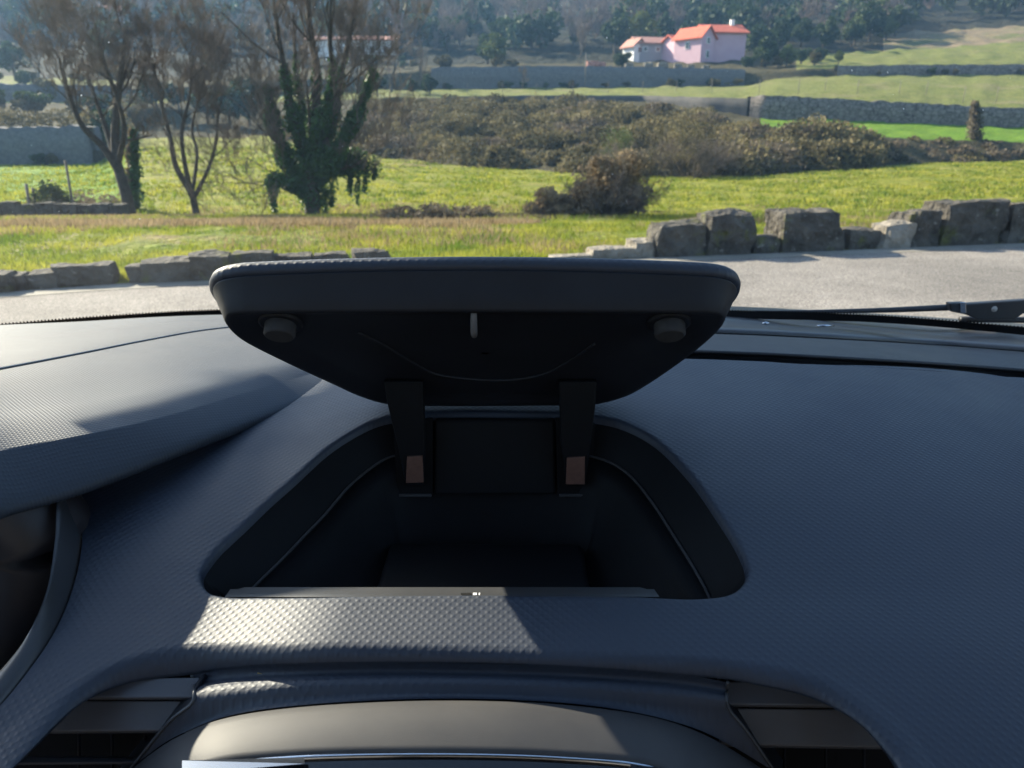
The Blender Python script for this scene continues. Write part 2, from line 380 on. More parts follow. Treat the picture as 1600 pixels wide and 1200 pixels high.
# 1: bare tree far left
Y1 = 21.5
t1, tr1, tw1 = bare_tree('bare_tree', Y1, [
  ([(203, 334, 0), (196, 300, 0), (187, 270, .1), (182, 250, .1), (180, 200, .3), (188, 120, .3), (196, 60, 0)], .17, .05),
  ([(182, 262, 0), (160, 228, 0), (128, 196, -.3), (105, 140, -.5), (92, 90, -.6)], .11, .03),
  ([(182, 255, 0), (165, 200, .6), (148, 150, .8), (128, 90, 1)], .09, .03),
  ([(186, 250, 0), (194, 200, -.5), (182, 150, -.8), (160, 90, -1), (150, 40, -1)], .08, .025),
 ], 'bare winter tree with leaning forked trunk furthest left, behind the road', 1.5, 9, depth=4, up=.35)
# 2: slim three-stemmed tree
Y2 = 22.5
t2, tr2, tw2 = bare_tree('bare_tree', Y2, [
  ([(308, 342, 0), (303, 315, 0), (298, 300, 0), (275, 260, .2), (266, 215, .2), (252, 160, .2), (240, 100, .2)], .11, .03),
  ([(302, 312, 0), (290, 262, -.2), (284, 210, -.3), (296, 150, -.3), (302, 90, 0)], .08, .025),
  ([(303, 310, 0), (325, 265, .2), (337, 225, .3), (340, 190, .3), (352, 120, .4)], .065, .02),
  ([(300, 305, 0), (308, 240, .6), (300, 200, .8), (315, 140, .8), (330, 80, 1)], .06, .02),
 ], 'slim bare tree splitting low into several thin stems, left of the ivy clad tree', 1.15, 8, depth=4, up=.35)
# 3: ivy clad tree
Y3 = 22.0
st3 = [
  ([(488, 350, 0), (489, 310, 0), (487, 270, 0), (488, 230, 0), (493, 170, .1), (495, 110, .1), (484, 40, .2), (480, -40, .2)], .24, .04),
  ([(486, 262, 0), (466, 215, -.2), (455, 170, -.4), (446, 120, -.5), (436, 60, -.6), (425, -20, -.6)], .16, .035),
  ([(489, 255, 0), (512, 210, .3), (524, 165, .5), (534, 110, .6), (548, 50, .7), (560, -20, .7)], .15, .035),
  ([(488, 240, 0), (505, 180, -.8), (520, 120, -1.2), (515, 60, -1.4), (520, -30, -1.4)], .12, .03),
  ([(480, 285, 0), (456, 262, .3), (438, 225, .5), (426, 185, .5), (420, 140, .5)], .12, .03),
  ([(493, 275, 0), (522, 240, -.4), (545, 205, -.6), (566, 160, -.5), (585, 110, -.5)], .1, .025),
  ([(486, 230, 0), (470, 160, .8), (462, 100, 1), (458, 20, 1)], .1, .03),
  ([(492, 285, 0), (520, 262, .3), (542, 250, .4), (562, 252, .4)], .08, .03),
  ([(482, 300, 0), (455, 288, 0), (430, 280, 0), (424, 290, 0)], .07, .03)]
t3, tr3, tw3 = bare_tree('ivy_tree', Y3, st3, 'large tree with trunk and lower limbs wrapped in dark ivy, bare twigs above', 1.7, 7, depth=4, up=.4)
P = []; 
for (a, b, r0, r1, _) in tr3:
    zt = (a[2] + b[2]) / 2; px_ = a[0] / a[1] * F * cp + 800
    row_guess = 212 + (CZ - zt) / a[1] * F
    dens = 1.0 if row_guess > 190 else max(0, (row_guess - 95) / 95)
    if row_guess > 335: dens *= .7
    k = int(340 * dens); 
    if k <= 0: continue
    t = rng.random(k)[:, None]; rad = (.10 + .26 * min(1, max(0, (row_guess - 100) / 150))) * (.6 + .5 * math.sin(a[2] * 3) ** 2)
    if row_guess > 320: rad *= .55
    d = rng.normal(size=(k, 3)); d /= np.linalg.norm(d, axis=1)[:, None]
    P.append(a + (b - a) * t + d * rad * rng.random((k, 1)) ** .5)
for hx, top, bot in ((430, 280, 335), (423, 275, 325), (545, 255, 305), (560, 250, 318), (550, 250, 292), (585, 253, 280), (572, 250, 300), (508, 290, 335), (520, 285, 322)):
    A = atY(hx, top, Y3 + .2); B = atY(hx + random.uniform(-3, 3), bot, Y3 + .2); k = 240; t = rng.random(k)[:, None]
    P.append(A + (B - A) * t + rng.normal(size=(k, 3)) * (.06 * (1 - t) + .03))
v, f = leaves(np.concatenate(P), rng.uniform(.05, .1, sum(len(q) for q in P)), 1.3)
mesh('ivy', v, f, M_ivy, t3, smooth=False, kind='stuff')

# crowns ------------------------------------------------------------
def crown_pts(n, rx, ry, rz, lumps=14, inner=.25):
    """points on lumpy clumps inside an ellipsoid (unit centre at origin, base at z=0)"""
    c = rng.normal(size=(lumps, 3)); c /= np.linalg.norm(c, axis=1)[:, None]; c *= rng.uniform(.35, .78, (lumps, 1)); c[:, 2] = c[:, 2] * .9
    s = rng.uniform(.24, .45, lumps); k = rng.integers(0, lumps, n)
    d = rng.normal(size=(n, 3)); d /= np.linalg.norm(d, axis=1)[:, None]
    p = c[k] + d * (s[k] * rng.uniform(1 - inner, 1.05, n))[:, None]
    return p * np.array([rx, ry, rz]) + np.array([0, 0, rz])
def leafy_proto(name, m, h, w, n=1500, trunk=.25, leaf=.35, lumps=14):
    v, f = leaves(crown_pts(n, w / 2, w / 2, h * (1 - trunk) / 2, lumps) + np.array([0, 0, h * trunk]), rng.uniform(leaf * .6, leaf * 1.4, n))
    me = bpy.data.meshes.new(name); me.vertices.add(len(v)); me.vertices.foreach_set('co', v.ravel())
    me.loops.add(f.size); me.loops.foreach_set('vertex_index', f.ravel().astype(np.int32)); me.polygons.add(len(f)); me.polygons.foreach_set('loop_start', np.arange(0, f.size, 4, dtype=np.int32)); me.update(calc_edges=True)
    me.materials.append(m)
    tv, tf = tube([(0, 0, -.5), (.05 * w * .3, 0, h * .3), (0, 0, h * .65)], [w * .045, w * .035, w * .015], 6)
    tm = bpy.data.meshes.new(name + '_trunk'); tm.from_pydata([tuple(a) for a in tv], [], tf); tm.materials.append(M_bark)
    return me, tm
def bare_proto(name, h, depth=4, m=None):
    segs = []; p = np.array([0, 0, -.3]); grow(segs, p, (0, 0, 1), h * .42, h * .022, depth, .45, .5, 4, (4, 6), .66, .012 if h > 5 else .006)
    tr = [s for s in segs if s[4] >= depth - 1]; tw = [s for s in segs if s[4] < depth - 1]; out = []
    for nm, ss, mm, k in ((name + '_trunk', tr, M_bark, 5), (name, tw, m or M_twig, 3)):
        v, f = sticks([s[0] for s in ss], [s[1] for s in ss], [s[2] for s in ss], [s[3] for s in ss], k)
        me = bpy.data.meshes.new(nm); me.vertices.add(len(v)); me.vertices.foreach_set('co', v.ravel())
        me.loops.add(f.size); me.loops.foreach_set('vertex_index', f.ravel().astype(np.int32)); me.polygons.add(len(f)); me.polygons.foreach_set('loop_start', np.arange(0, f.size, 4, dtype=np.int32)); me.update(calc_edges=True)
        me.materials.append(mm); out.append(me)
    return out[1], out[0]
PROTO = {
 'ever': [leafy_proto('crown', M_ever, 6, 5.5, 1700, .12, .38) for _ in range(3)],
 'olive': [leafy_proto('crown', M_olive, 5, 5, 1600, .12, .3) for _ in range(2)],
 'bush': [leafy_proto('crown', M_ever, 2.2, 3.2, 1000, .02, .22, 9) for _ in range(2)],
 'obush': [leafy_proto('crown', M_scrub, 2.2, 3.2, 1200, .02, .2, 9) for _ in range(2)],
 'bare': [bare_proto('crown', 8) for _ in range(4)],
}
def plant(kind, px, Y, scale, label, group=None, name='tree', cat='tree', zs=1.0, crown='crown', variant=None):
    p = ground(px, Y); o = empty(name, tuple(p), label, cat, group)
    a, b = PROTO[kind][variant if variant is not None else random.randrange(len(PROTO[kind]))]; rz = random.uniform(0, 6.28)
    for nm, me in ((crown, a), ('trunk', b)):
        c = bpy.data.objects.new(nm, me); COL.objects.link(c); c.parent = o; c.scale = (scale, scale, scale * zs); c.rotation_euler = (0, 0, rz)
    return o

# individually recognisable background plants
plant('ever', 168 / 1, 56, .0 + .55, 'dark bush on the terrace behind the leaning bare tree', name='bush', cat='bush')
for px, Y, s, k, lab, nm in (
    (775, 128, .95, 'olive', 'bright green rounded tree standing left of the low red roofed house', 'tree'),
    (762, 134, .8, 'ever', 'dark tree just behind the bright green rounded tree', 'tree'),
    (1000, 146, 1.35, 'olive', 'broad olive green tree directly behind the low red roofed house', 'tree'),
    (960, 146, 1.1, 'ever', 'dark green tree left of the broad olive green tree', 'tree'),
    (1195, 120, .75, 'ever', 'dark tree just right of the pink house', 'tree'),
    (1228, 118, .6, 'olive', 'small olive tree on the terrace right of the pink house', 'tree'),
    (672, 96, .42, 'ever', 'small dark tree at the left end of the long grey terrace wall', 'tree'),
    (645, 97, .36, 'ever', 'small dark tree beside the narrow green strip, left of the grey wall', 'tree'),
    (590, 95, .5, 'ever', 'dark clump immediately right of the ivy clad tree', 'bush'),
    (360, 80, .75, 'ever', 'dark evergreen at the meadow edge between slim tree and ivy tree', 'tree'),
    (325, 84, .6, 'ever', 'dark evergreen at the meadow edge behind the slim bare tree', 'tree'),
    (390, 82, .8, 'ever', 'tallest dark evergreen at the meadow edge left of ivy tree', 'tree'),
    (245, 84, .6, 'ever', 'dark evergreen at the meadow edge right of the leaning tree', 'tree'),
    (280, 86, .55, 'ever', 'low dark evergreen at the meadow edge between both bare trees', 'tree'),
    (25, 104, .85, 'ever', 'round dark evergreen on the left terraces near the left edge', 'tree'),
    (345, 116, .9, 'ever', 'dark evergreen on the terrace above the meadow edge trees', 'tree'),
    (1310, 118, .35, 'olive', 'small green bush against the upper right terrace wall', 'bush')):
    plant(k, px, Y, s, lab, name=nm, cat=nm)
for px, Y, s, lab in (
    (612, 105, 1.15, 'pale brown bare tree right of the ivy tree, before the white building'),
    (655, 112, 1.0, 'pale brown bare tree near the left end of the grey wall'),
    (560, 104, 1.0, 'bare tree showing behind the right limbs of the ivy tree'),
    (816, 108, .5, 'small pale bare tree in front of the long grey wall'),
    (60, 98, .9, 'bare tree on the terrace left of the leaning tree'),
    (360, 120, 1.2, 'tall bare tree behind the dark evergreens at the meadow edge'),
    (905, 140, 1.0, 'bare tree above the grey wall left of the low house'),
    (700, 150, 1.1, 'bare tree high on the slope above the left end of the wall'),
    (420, 118, 1.3, 'bare tree behind the left limbs of the ivy tree')):
    plant('bare', px, Y, s, lab, name='bare_tree')
lab = 'one of the grey brown bare trees scattered on the upper slope'
for i in range(46):
    px = random.choice([random.uniform(-100, 720), random.uniform(700, 1700)]); Y = random.uniform(142, 215) if px < 900 else random.uniform(172, 225)
    plant('bare', px, Y, random.uniform(.8, 1.4), lab, 'bare trees scattered on the upper slope', name='bare_tree')
lab = 'one of the dark evergreen trees scattered on the upper slope'
for i in range(46):
    px = random.uniform(-100, 1000); Y = random.uniform(125 if px < 380 else 150, 220)
    plant(random.choice(['ever', 'ever', 'olive']), px, Y, random.uniform(.6, 1.2), lab, 'evergreen trees scattered on the upper slope')
lab = 'one of the low bushes lining the terrace edges'
for i in range(40):
    a = random.random()
    if a < .3: px, Y = random.uniform(-60, 200), random.uniform(66, 73)
    elif a < .5: px, Y = random.uniform(-60, 230), random.uniform(86, 104)
    elif a < .75: px, Y = random.uniform(560, 1000), random.uniform(120, 134)
    else: px, Y = random.uniform(1170, 1290), random.uniform(114, 132)
    plant(random.choice(['bush', 'obush']), px, Y, random.uniform(.55, 1.1), lab, 'low bushes along the terraces', name='bush', cat='bush')

for i, (px, Y, s) in enumerate([(1335, 143, .9), (1358, 147, 1.1), (1384, 146, .8), (1398, 152, 1.0), (1372, 156, 1.2)]):
    plant('ever' if i % 2 else 'olive', px, Y, s, 'one of the trees where the dark wood meets the tan field on the right', 'trees between the dark wood and the tan field')
for i, px in enumerate([1180, 1215, 1250, 1285, 1330]):
    plant('ever', px, 138 + 3 * (i % 3), .8 + .1 * (i % 2), 'one of the dark trees just behind the pink house terrace on its right', 'dark trees right of the pink house')
for i in range(34):
    if i < 22: px, Y = random.uniform(680, 1165), random.uniform(110.5, 112.5)
    elif i < 28: px, Y = random.uniform(-60, 180), random.uniform(50.5, 52)
    else: px, Y = random.uniform(1330, 1620), random.uniform(110, 111.5)
    plant(random.choice(['bush', 'obush']), px, Y, random.uniform(.25, .55) * (.8 if i > 21 and i < 28 else 1), 'one of the small bushes growing at the foot of the retaining walls', 'small bushes at the foot of the walls', name='bush', cat='bush')
# the far wood: one mass
pts = []; ptb = []
for i in range(2100):
    px = random.uniform(-500, 2200); Y = random.uniform(150, 300) if random.random() < .7 else random.uniform(250, 420)
    if px > 1100: Y = random.uniform(150 if px < 1380 else 166, 420)
    p = ground(px, Y); hgt = random.uniform(4, 9); w = hgt * random.uniform(.6, .9)
    c = crown_pts(170 if Y < 260 else 90, w / 2, w / 2, hgt / 2, 8) + p
    (pts if random.random() < (.75 if px > 1000 or px < 380 else .45) else ptb).append(c)
a = np.concatenate(pts); v, f = leaves(a, rng.uniform(.5, 1.2, len(a)))
mesh('far_wood', v, f, M_ever, smooth=False, kind='stuff', label='dark evergreen wood covering the hillside at the top', cat='wood')
a = np.concatenate(ptb); P0 = a; d = rng.normal(size=a.shape) * np.array([.5, .5, 1]); d[:, 2] = np.abs(d[:, 2])
v, f = sticks(P0, P0 + d * .9, np.full(len(a), .07), np.full(len(a), .03), 3)
mesh('far_bare_wood', v, f, mat('bare_wood', (.14, .1, .085), .9, .1, noise=(.2, .2), col2=(.24, .19, .16)), smooth=False, kind='stuff', label='leafless brown woodland mixed over the hillside', cat='wood')

# scrub bank: mounds of bramble, one mass
P = []; Pb = []
def mound(px, Y, r, hgt, n, lst):
    p = ground(px, Y); d = rng.normal(size=(n, 3)); d /= np.linalg.norm(d, axis=1)[:, None]; d[:, 2] = np.abs(d[:, 2])
    rr = rng.uniform(.82, 1.08, (n, 1)) * (1 + .16 * np.sin(d[:, :1] * 7 + px) * np.cos(d[:, 1:2] * 6))
    lst.append(p + d * np.array([r, r, hgt]) * rr - np.array([0, 0, .15]))
for i in range(330):
    px = random.uniform(555, 1330); t = random.random()
    c = column(px); Ya, Yb = c[3][1], c[4][1]; Y = Ya + (Yb - Ya) * t + .6
    if px > 1190: Y = Ya + (Yb - Ya) * t * .9
    s = random.uniform(.5, 1.7); mound(px, Y, s * 1.5, s * random.uniform(.7, 1.1), int(620 * s), P if random.random() < .84 else Pb)
for i in range(90):
    px = random.uniform(1300, 1900); c = column(px); t = random.random(); Y = c[3][1] + (c[4][1] - c[3][1]) * t
    s = random.uniform(.25, .55); mound(px, Y, s * 1.6, s, int(300 * s), P if random.random() < .3 else Pb)
for i in range(60):
    px = random.uniform(430, 560); c = column(px); Y = c[3][1] + random.uniform(0, 12); s = random.uniform(.5, 1.1); mound(px, Y, s * 1.5, s, int(280 * s), P)
for i in range(46):
    px = random.uniform(-300, 215); c = column(px); Y = c[4][1] + random.uniform(0, 10); s = random.uniform(.6, 1.2); mound(px, Y, s * 1.6, s, int(260 * s), P)
a = np.concatenate(P); v, f = leaves(a, rng.uniform(.09, .22, len(a)), 1.8)
mesh('scrub', v, f, M_scrub, smooth=False, kind='stuff', label='olive brown scrub and bramble covering the bank across the meadow', cat='scrub')
a = np.concatenate(Pb); v, f = leaves(a, rng.uniform(.09, .2, len(a)), 2.4)
mesh('dry_bramble', v, f, M_bramble, smooth=False, kind='stuff', label='reddish brown dry bramble patches on the bank', cat='bramble')

# near shrubs ---------------------------------------------------------
def shrub(px, Y, w, h, label, nst, nlf, col=M_twig, lf=M_bramble, name='shrub', lean=0):
    p = ground(px, Y); o = empty(name, tuple(p), label, 'shrub'); segs = []
    for k in range(nst):
        a = random.uniform(0, 6.28); q = p + np.array([math.cos(a) * w * .2 * random.random(), math.sin(a) * w * .2, -.05])
        grow(segs, q, (math.cos(a) * w / h * .9 + lean, math.sin(a) * w / h * .9, 1.2), h * .40, h * .010, 3, .05, .6, 4, (3, 5), .6, .004)
    seg_mesh('stems', segs, col, o, 3, kind='stuff')
    c = crown_pts(nlf, w / 2, w / 2, h / 2, 16, .5); low = rng.random(nlf) < .4; c[low, 2] *= .55; c[:, 2] = np.abs(c[:, 2] - .03 * h) * 1.0; c[low, :2] *= 1.08; c = c + p
    v, f = leaves(c, rng.uniform(.03, .08, nlf), 2.2)
    mesh('foliage', v, f, lf, o, smooth=False, kind='stuff'); return o
M_shrubleaf = mat('shrub_leaf', (.22, .16, .09), .8, .2, noise=(2.5, .2), col2=(.42, .32, .2), transl=.5)
shrub(952, 17.5, 2.1, 1.95, 'rounded brown leafless shrub in the meadow above the lid', 30, 11000, lf=M_shrubleaf)
shrub(862, 17.2, 1.2, .75, 'low brown shrub hugging the left of the rounded one', 14, 3800, lf=M_shrubleaf)
shrub(85, 21.5, 1.3, 1.15, 'dense dark shrub beside the wooden posts at far left', 16, 1700, lf=M_ever)
shrub(150, 22.5, 1.8, .9, 'low tangled shrub with tan stems under the leaning tree', 18, 900, lf=M_bramble)
shrub(1080, 47.5, 5.2, 4.6, 'large round grey brown shrub at the foot of the scrub bank', 40, 5000, lf=M_scrub)
shrub(962, 50, 3.0, 3.6, 'olive green upright shrub on the bank beside the big grey one', 20, 2600, lf=M_olive)
for px, Y, w, h in ((625, 15.5, 1.2, .35), (680, 15.2, 1.4, .42), (735, 15.8, 1.2, .35)):
    shrub(px, Y, w, h, {625: 'left low heap of dead bramble at the verge foot', 680: 'middle low heap of dead bramble at the verge foot', 735: 'right low heap of dead bramble at the verge foot'}[px], 8, 700)
# ivy column behind the leaning tree, ivy covered stump in the green strip
def ivy_column(px, row0, row1, Y, w, label, m1, m2, n=2600):
    A = atY(px, row0, Y); B = atY(px, row1, Y); o = empty('ivy_column', tuple(A), label, 'ivy column')
    tv, tf = tube([A, A * .5 + B * .5, B], [w * .2, w * .16, w * .08], 8); mesh('trunk', tv, tf, M_bark, o)
    t = rng.random(n)[:, None]; d = rng.normal(size=(n, 3)); d /= np.linalg.norm(d, axis=1)[:, None]
    rad = w / 2 * (1 - .62 * t ** 2.2) * (.8 + .25 * np.sin(t * 23 + d[:, :1] * 3)); q = A + (B - A) * t + d * rad * rng.random((n, 1)) ** .35
    s = rng.uniform(.08, .16, n) * (1 if w > 1 else .7); side = d[:, 0] < -.25
    for nm, k, mm in (('ivy', ~side, m1), ('dry_growth', side, m2)):
        v, f = leaves(q[k], s[k], 1.5); mesh(nm, v, f, mm, o, smooth=False, kind='stuff')
ivy_column(208, 332, 203, 24, .66, 'tall dark ivy covered column right behind the leaning bare tree', M_ivy, M_bramble)
ivy_column(1524, 222, 160, 61, 1.5, 'brown creeper covered stump standing in the bright green strip', M_scrub, M_bramble, 3000)

# grass tufts on verge and meadow ---------------------------------------------------
def tufts(name, n, pxr, Yr, hgt, m, label, bl=5, ymode=1.0, cond=None, bw=.006):
    V = []; k = 0; base = []
    us = rng.random(n) ** ymode; pxs = rng.uniform(*pxr, n)
    cache = {}
    for u, px in zip(us, pxs):
        key = int(px / 8)
        if key not in cache: cache[key] = column(key * 8 + 4)
        c = cache[key]; Y0 = max(Yr[0], c[0][1] + .12) if Yr[0] < 12 else Yr[0]; Y1_ = min(Yr[1], c[3][1] - .5)
        Y = Y0 + (Y1_ - Y0) * u
        z = np.interp(Y, c[:, 1], c[:, 2]); depth = (Y * cp - (z - CZ) * sp); base.append(((px - 800) / F * depth, Y, z))
    base = np.array(base)
    nv = np.array([mnoise.noise(Vector((b[0] * .5, b[1] * .5, 7.7))) for b in base]); 
    if cond is not None: base = base[cond(nv)]
    nb = len(base); B = np.repeat(base, bl, 0); N = len(B)
    off = rng.normal(size=(N, 2)) * hgt * .35; B[:, :2] += off
    h = hgt * rng.uniform(.4, 1.2, N); dr = rng.normal(size=(N, 3)) * .45; dr[:, 2] = 1
    w = rng.normal(size=(N, 2)); w /= np.linalg.norm(w, axis=1)[:, None]; bwid = bw * (1 + B[:, 1] * .09)
    v0 = B.copy(); v0[:, :2] -= w * bwid[:, None]; v1 = B.copy(); v1[:, :2] += w * bwid[:, None]; v0[:, 2] -= .03; v1[:, 2] -= .03
    v2 = B + dr * h[:, None]
    V = np.stack([v0, v1, v2], 1).reshape(-1, 3)
    mesh(name, V, np.arange(3 * N).reshape(N, 3), m, smooth=False, kind='stuff', label=label, cat='grass')
tufts('grass', 30000, (-150, 1750), (5, 16), .07, M_grassb, 'yellow green tufts of grass on the verge behind the roadside stones', 5, 1.3)
tufts('meadow_grass', 26000, (-150, 1750), (15, 58), .13, M_grassb, 'long rough grass growing across the meadow', 4, 1.2, bw=.01)
tufts('dead_grass', 16000, (-150, 1750), (7, 26), .12, M_grassd, 'straw coloured dead grass along the foot of the verge', 5, .9, cond=lambda q: q > .05)

tufts('dead_thatch', 12000, (-150, 860), (10.8, 21), .13, M_grassd, 'matted brown dead grass strip under the trees', 6, 1.0, cond=lambda q: q > .02, bw=.01)
# ================================================================== WALLS AND ROADSIDE STONES
def stonewall_mat(name, a, b, sc, gap=.35):
    m = mat(name, a, .9, .2, noise=(sc * 1.5, .2), col2=b, bump=(sc * 5, .8, .05))
    n = m.node_tree.nodes; l = m.node_tree.links; bs = n['Principled BSDF']
    v = n.new('ShaderNodeTexVoronoi'); v.feature = 'DISTANCE_TO_EDGE'; v.inputs['Scale'].default_value = sc
    g = n.new('ShaderNodeNewGeometry'); mp = n.new('ShaderNodeMapping'); mp.inputs['Scale'].default_value = (1, 1, 1.8); l.new(g.outputs[0], mp.inputs[0]); l.new(mp.outputs[0], v.inputs['Vector'])
    mr = n.new('ShaderNodeMapRange'); mr.inputs['From Max'].default_value = .09; mr.inputs['To Min'].default_value = gap; l.new(v.outputs['Distance'], mr.inputs[0])
    sm = n.new('ShaderNodeVectorMath'); sm.operation = 'SCALE'; l.new(bs.inputs['Base Color'].links[0].from_socket, sm.inputs[0]); l.new(mr.outputs[0], sm.inputs['Scale']); l.new(sm.outputs[0], bs.inputs['Base Color'])
    return m
M_wallgrey = stonewall_mat('grey_terrace_stone', (.11, .108, .106), (.17, .167, .165), 2.2, .75)
M_wallbrown = stonewall_mat('brown_terrace_stone', (.12, .1, .085), (.26, .225, .195), 1.6)
def terrace_wall(a, b, lo, hi, m, label, dy=.5, extra=.3, lumps=.16):
    """freestanding retaining wall in front of a terrain step between two terrain lines"""
    pxs = np.arange(a, b + 1, 6.0); bot = []; top = []
    for px in pxs:
        c = column(px); q0 = c[lo + 1]; q1 = c[hi + 1]; B = q0.copy(); B[1] -= dy; B[2] -= .4
        T = B.copy(); T[2] = q1[2] + extra + lumps * mnoise.noise(Vector((px * .09, 0, 1.3))) + lumps * .6 * mnoise.noise(Vector((px * .4, 0, 4))); bot.append(B); top.append(T)
    bot = np.array(bot); top = np.array(top); mid = bot * .5 + top * .5
    for q in mid: q[1] += .08 * mnoise.noise(Vector((q[0] * .8, q[2], 2)))
    tb = top.copy(); tb[:, 1] += dy + .6
    tb2 = tb.copy(); tb2[:, 2] -= 1.5
    v, f = loft([bot, mid, top, tb, tb2]); root = mesh('terrace_wall', v, f, m, smooth=False, label=label, cat='wall'); return root
terrace_wall(675, 1166, 6, 7, M_wallgrey, 'long smooth grey retaining wall below the pink house')
terrace_wall(1168, 2300, 4, 5, M_wallbrown, 'brown stone retaining wall behind the bright green strip on the right')
terrace_wall(1305, 2300, 6, 7, M_wallbrown, 'upper retaining wall along the back of the right hand field', extra=.1)
terrace_wall(-900, 172, 2, 3, M_wallgrey, 'broad blue grey retaining wall behind the bright field on the left')
terrace_wall(-900, 205, 6, 7, M_wallgrey, 'higher grey retaining wall on the left terraces')
terrace_wall(690, 1164, 4, 5, mat('dark_wall', (.06, .06, .06), .9, .2, noise=(1, .2), col2=(.11, .1, .09)), 'low dark stone wall topping the scrub bank in the centre', extra=0, lumps=.05)

def rock_mesh(sx, sy, sz, seed, rough=.10, taper=.08):
    bm = bmesh.new(); bmesh.ops.create_cube(bm, size=1); bmesh.ops.subdivide_edges(bm, edges=bm.edges[:], cuts=9, use_grid_fill=True)
    for v in bm.verts:
        c = v.co; q = Vector((c.x, c.y, c.z)); m = max(abs(q.x), abs(q.y), abs(q.z)); L = q.length
        q = q * (1 - .09 * max(0, (L / .5 - 1.0)) )
        k = 1 - taper * (q.z + .5); p = Vector((q.x * k * sx, q.y * k * sy, q.z * sz))
        n1 = mnoise.noise(p * 3.2 + Vector((seed * 7.1, seed, 0))); n2 = mnoise.noise(p * 9 + Vector((seed, seed * 3, 5)))
        n4 = mnoise.noise(p * 22 + Vector((seed * 2, 9, seed))); n3 = mnoise.noise(Vector((seed * 5, q.x * 2.2 * sx, q.z * 2)))
        d = q.normalized(); p += Vector((d.x * 1, d.y * 1, d.z * .8)) * (rough * n1 + rough * .42 * n2 + rough * .2 * n4)
        p.x += .05 * n3
        v.co = p
    me = bpy.data.meshes.new('stone'); bm.to_mesh(me); bm.free(); return me
M_rock = mat('granite_dark', (.035, .031, .027), .9, .25, noise=(5, .2), col2=(.13, .115, .095), bump=(18, 1, .05), detail=12)
for sc, lo, hi, c in ((3.2, .56, .66, (.1, .1, .035)), (14, .6, .7, (.3, .28, .24))):
    n = M_rock.node_tree.nodes; l = M_rock.node_tree.links; b = n['Principled BSDF']
    t = n.new('ShaderNodeTexNoise'); t.inputs['Scale'].default_value = sc; t.inputs['Detail'].default_value = 8; t.inputs['Roughness'].default_value = .7; g = n.new('ShaderNodeNewGeometry'); l.new(g.outputs[0], t.inputs['Vector'])
    q = n.new('ShaderNodeMapRange'); q.inputs['From Min'].default_value = lo; q.inputs['From Max'].default_value = hi; l.new(t.outputs['Fac'], q.inputs[0])
    x = n.new('ShaderNodeMix'); x.data_type = 'RGBA'; l.new(q.outputs[0], x.inputs['Factor']); l.new(b.inputs['Base Color'].links[0].from_socket, x.inputs['A']); x.inputs['B'].default_value = (*c, 1); l.new(x.outputs['Result'], b.inputs['Base Color'])
M_rockp = mat('granite_pale', (.16, .14, .11), .9, .25, noise=(6, .2), col2=(.32, .28, .23), bump=(18, 1, .04), detail=12)
def stone_run(name_label, items):
    first = items[0]; P = atZ((first[0] + first[1]) / 2, first[3], 0); root = empty('stone_wall', tuple(P), name_label, 'stone wall')
    for k, (a, b, top, base, dep, m) in enumerate(items):
        A = atZ(a, base, 0); B = atZ(b, base, 0); T = atY((a + b) / 2, top, (A[1] + B[1]) / 2 + .05)
        w = np.linalg.norm(B - A); h = T[2]; c = (A + B) / 2; ang = math.atan2(B[1] - A[1], B[0] - A[0]) + R(13)
        me = rock_mesh(w * 1.03, dep, h + .12, a * .013 + 2, min(.08, h * .2 + .015)); o = link_obj('stone', me, root, m)
        o.location = Vector((c[0], c[1] + dep / 2, (h - .12) / 2)) - root.location; o.rotation_euler = (0, 0, ang)
    return root
stone_run('short run of low dark stones at far left of the road edge', [(-150, -60, 432, 466, .3, M_rock), (-62, 2, 430, 460, .3, M_rock), (-2, 32, 428, 456, .3, M_rock), (29, 80, 426, 452, .3, M_rock), (77, 166, 415, 447, .32, M_rock)])
stone_run('long run of dark stone blocks left of the raised lid, beside the road', [(197, 216, 417, 443, .3, M_rock), (213, 292, 408, 443, .34, M_rock), (290, 358, 400, 440, .34, M_rock), (354, 426, 396, 436, .34, M_rock), (424, 482, 398, 431, .3, M_rock), (480, 546, 396, 427, .3, M_rock), (544, 606, 391, 423, .32, M_rock)])
stone_run('flat pale edging stones leading up to the right hand blocks', [(855, 925, 399, 410, .25, M_rockp), (920, 990, 388, 405, .28, M_rockp), (984, 1022, 376, 403, .3, M_rockp)])
stone_run('pair of big mossy blocks just right of the lid at the road edge', [(1018, 1104, 349, 402, .42, M_rock), (1096, 1176, 333, 400, .45, M_rock), (1172, 1214, 368, 396, .3, M_rock)])
stone_run('single square block standing between gaps at the right road edge', [(1207, 1322, 330, 394, .45, M_rock), (1320, 1376, 359, 389, .3, M_rock)])
stone_run('stone wall of large blocks running off the right side of the road', [(1372, 1426, 349, 388, .3, M_rockp), (1402, 1468, 331, 386, .4, M_rock), (1456, 1572, 315, 383, .5, M_rock), (1562, 1640, 318, 379, .45, M_rock), (1636, 1740, 312, 376, .45, M_rock), (1738, 1830, 320, 372, .4, M_rock)])
# dark wall in the hollow at far left
def field_wall(a, b, top, base, Y, label):
    root = empty('field_wall', tuple(atY(a, base, Y)), label, 'wall'); px = a; 
    while px < b:
        w = random.uniform(16, 30); A = atY(px, base, Y); B = atY(px + w, base, Y); T = atY(px, top + random.uniform(-2, 3), Y); h = T[2] - A[2]
        o = link_obj('stone', rock_mesh((B[0] - A[0]) * 1.05, .4, h, px * .07, .05), root, M_rock)
        o.location = Vector(((A[0] + B[0]) / 2, Y, (A[2] + T[2]) / 2)) - root.location; px += w
field_wall(-140, 190, 316, 345, 20.5, 'low dark stone wall in the hollow below the bright left field')

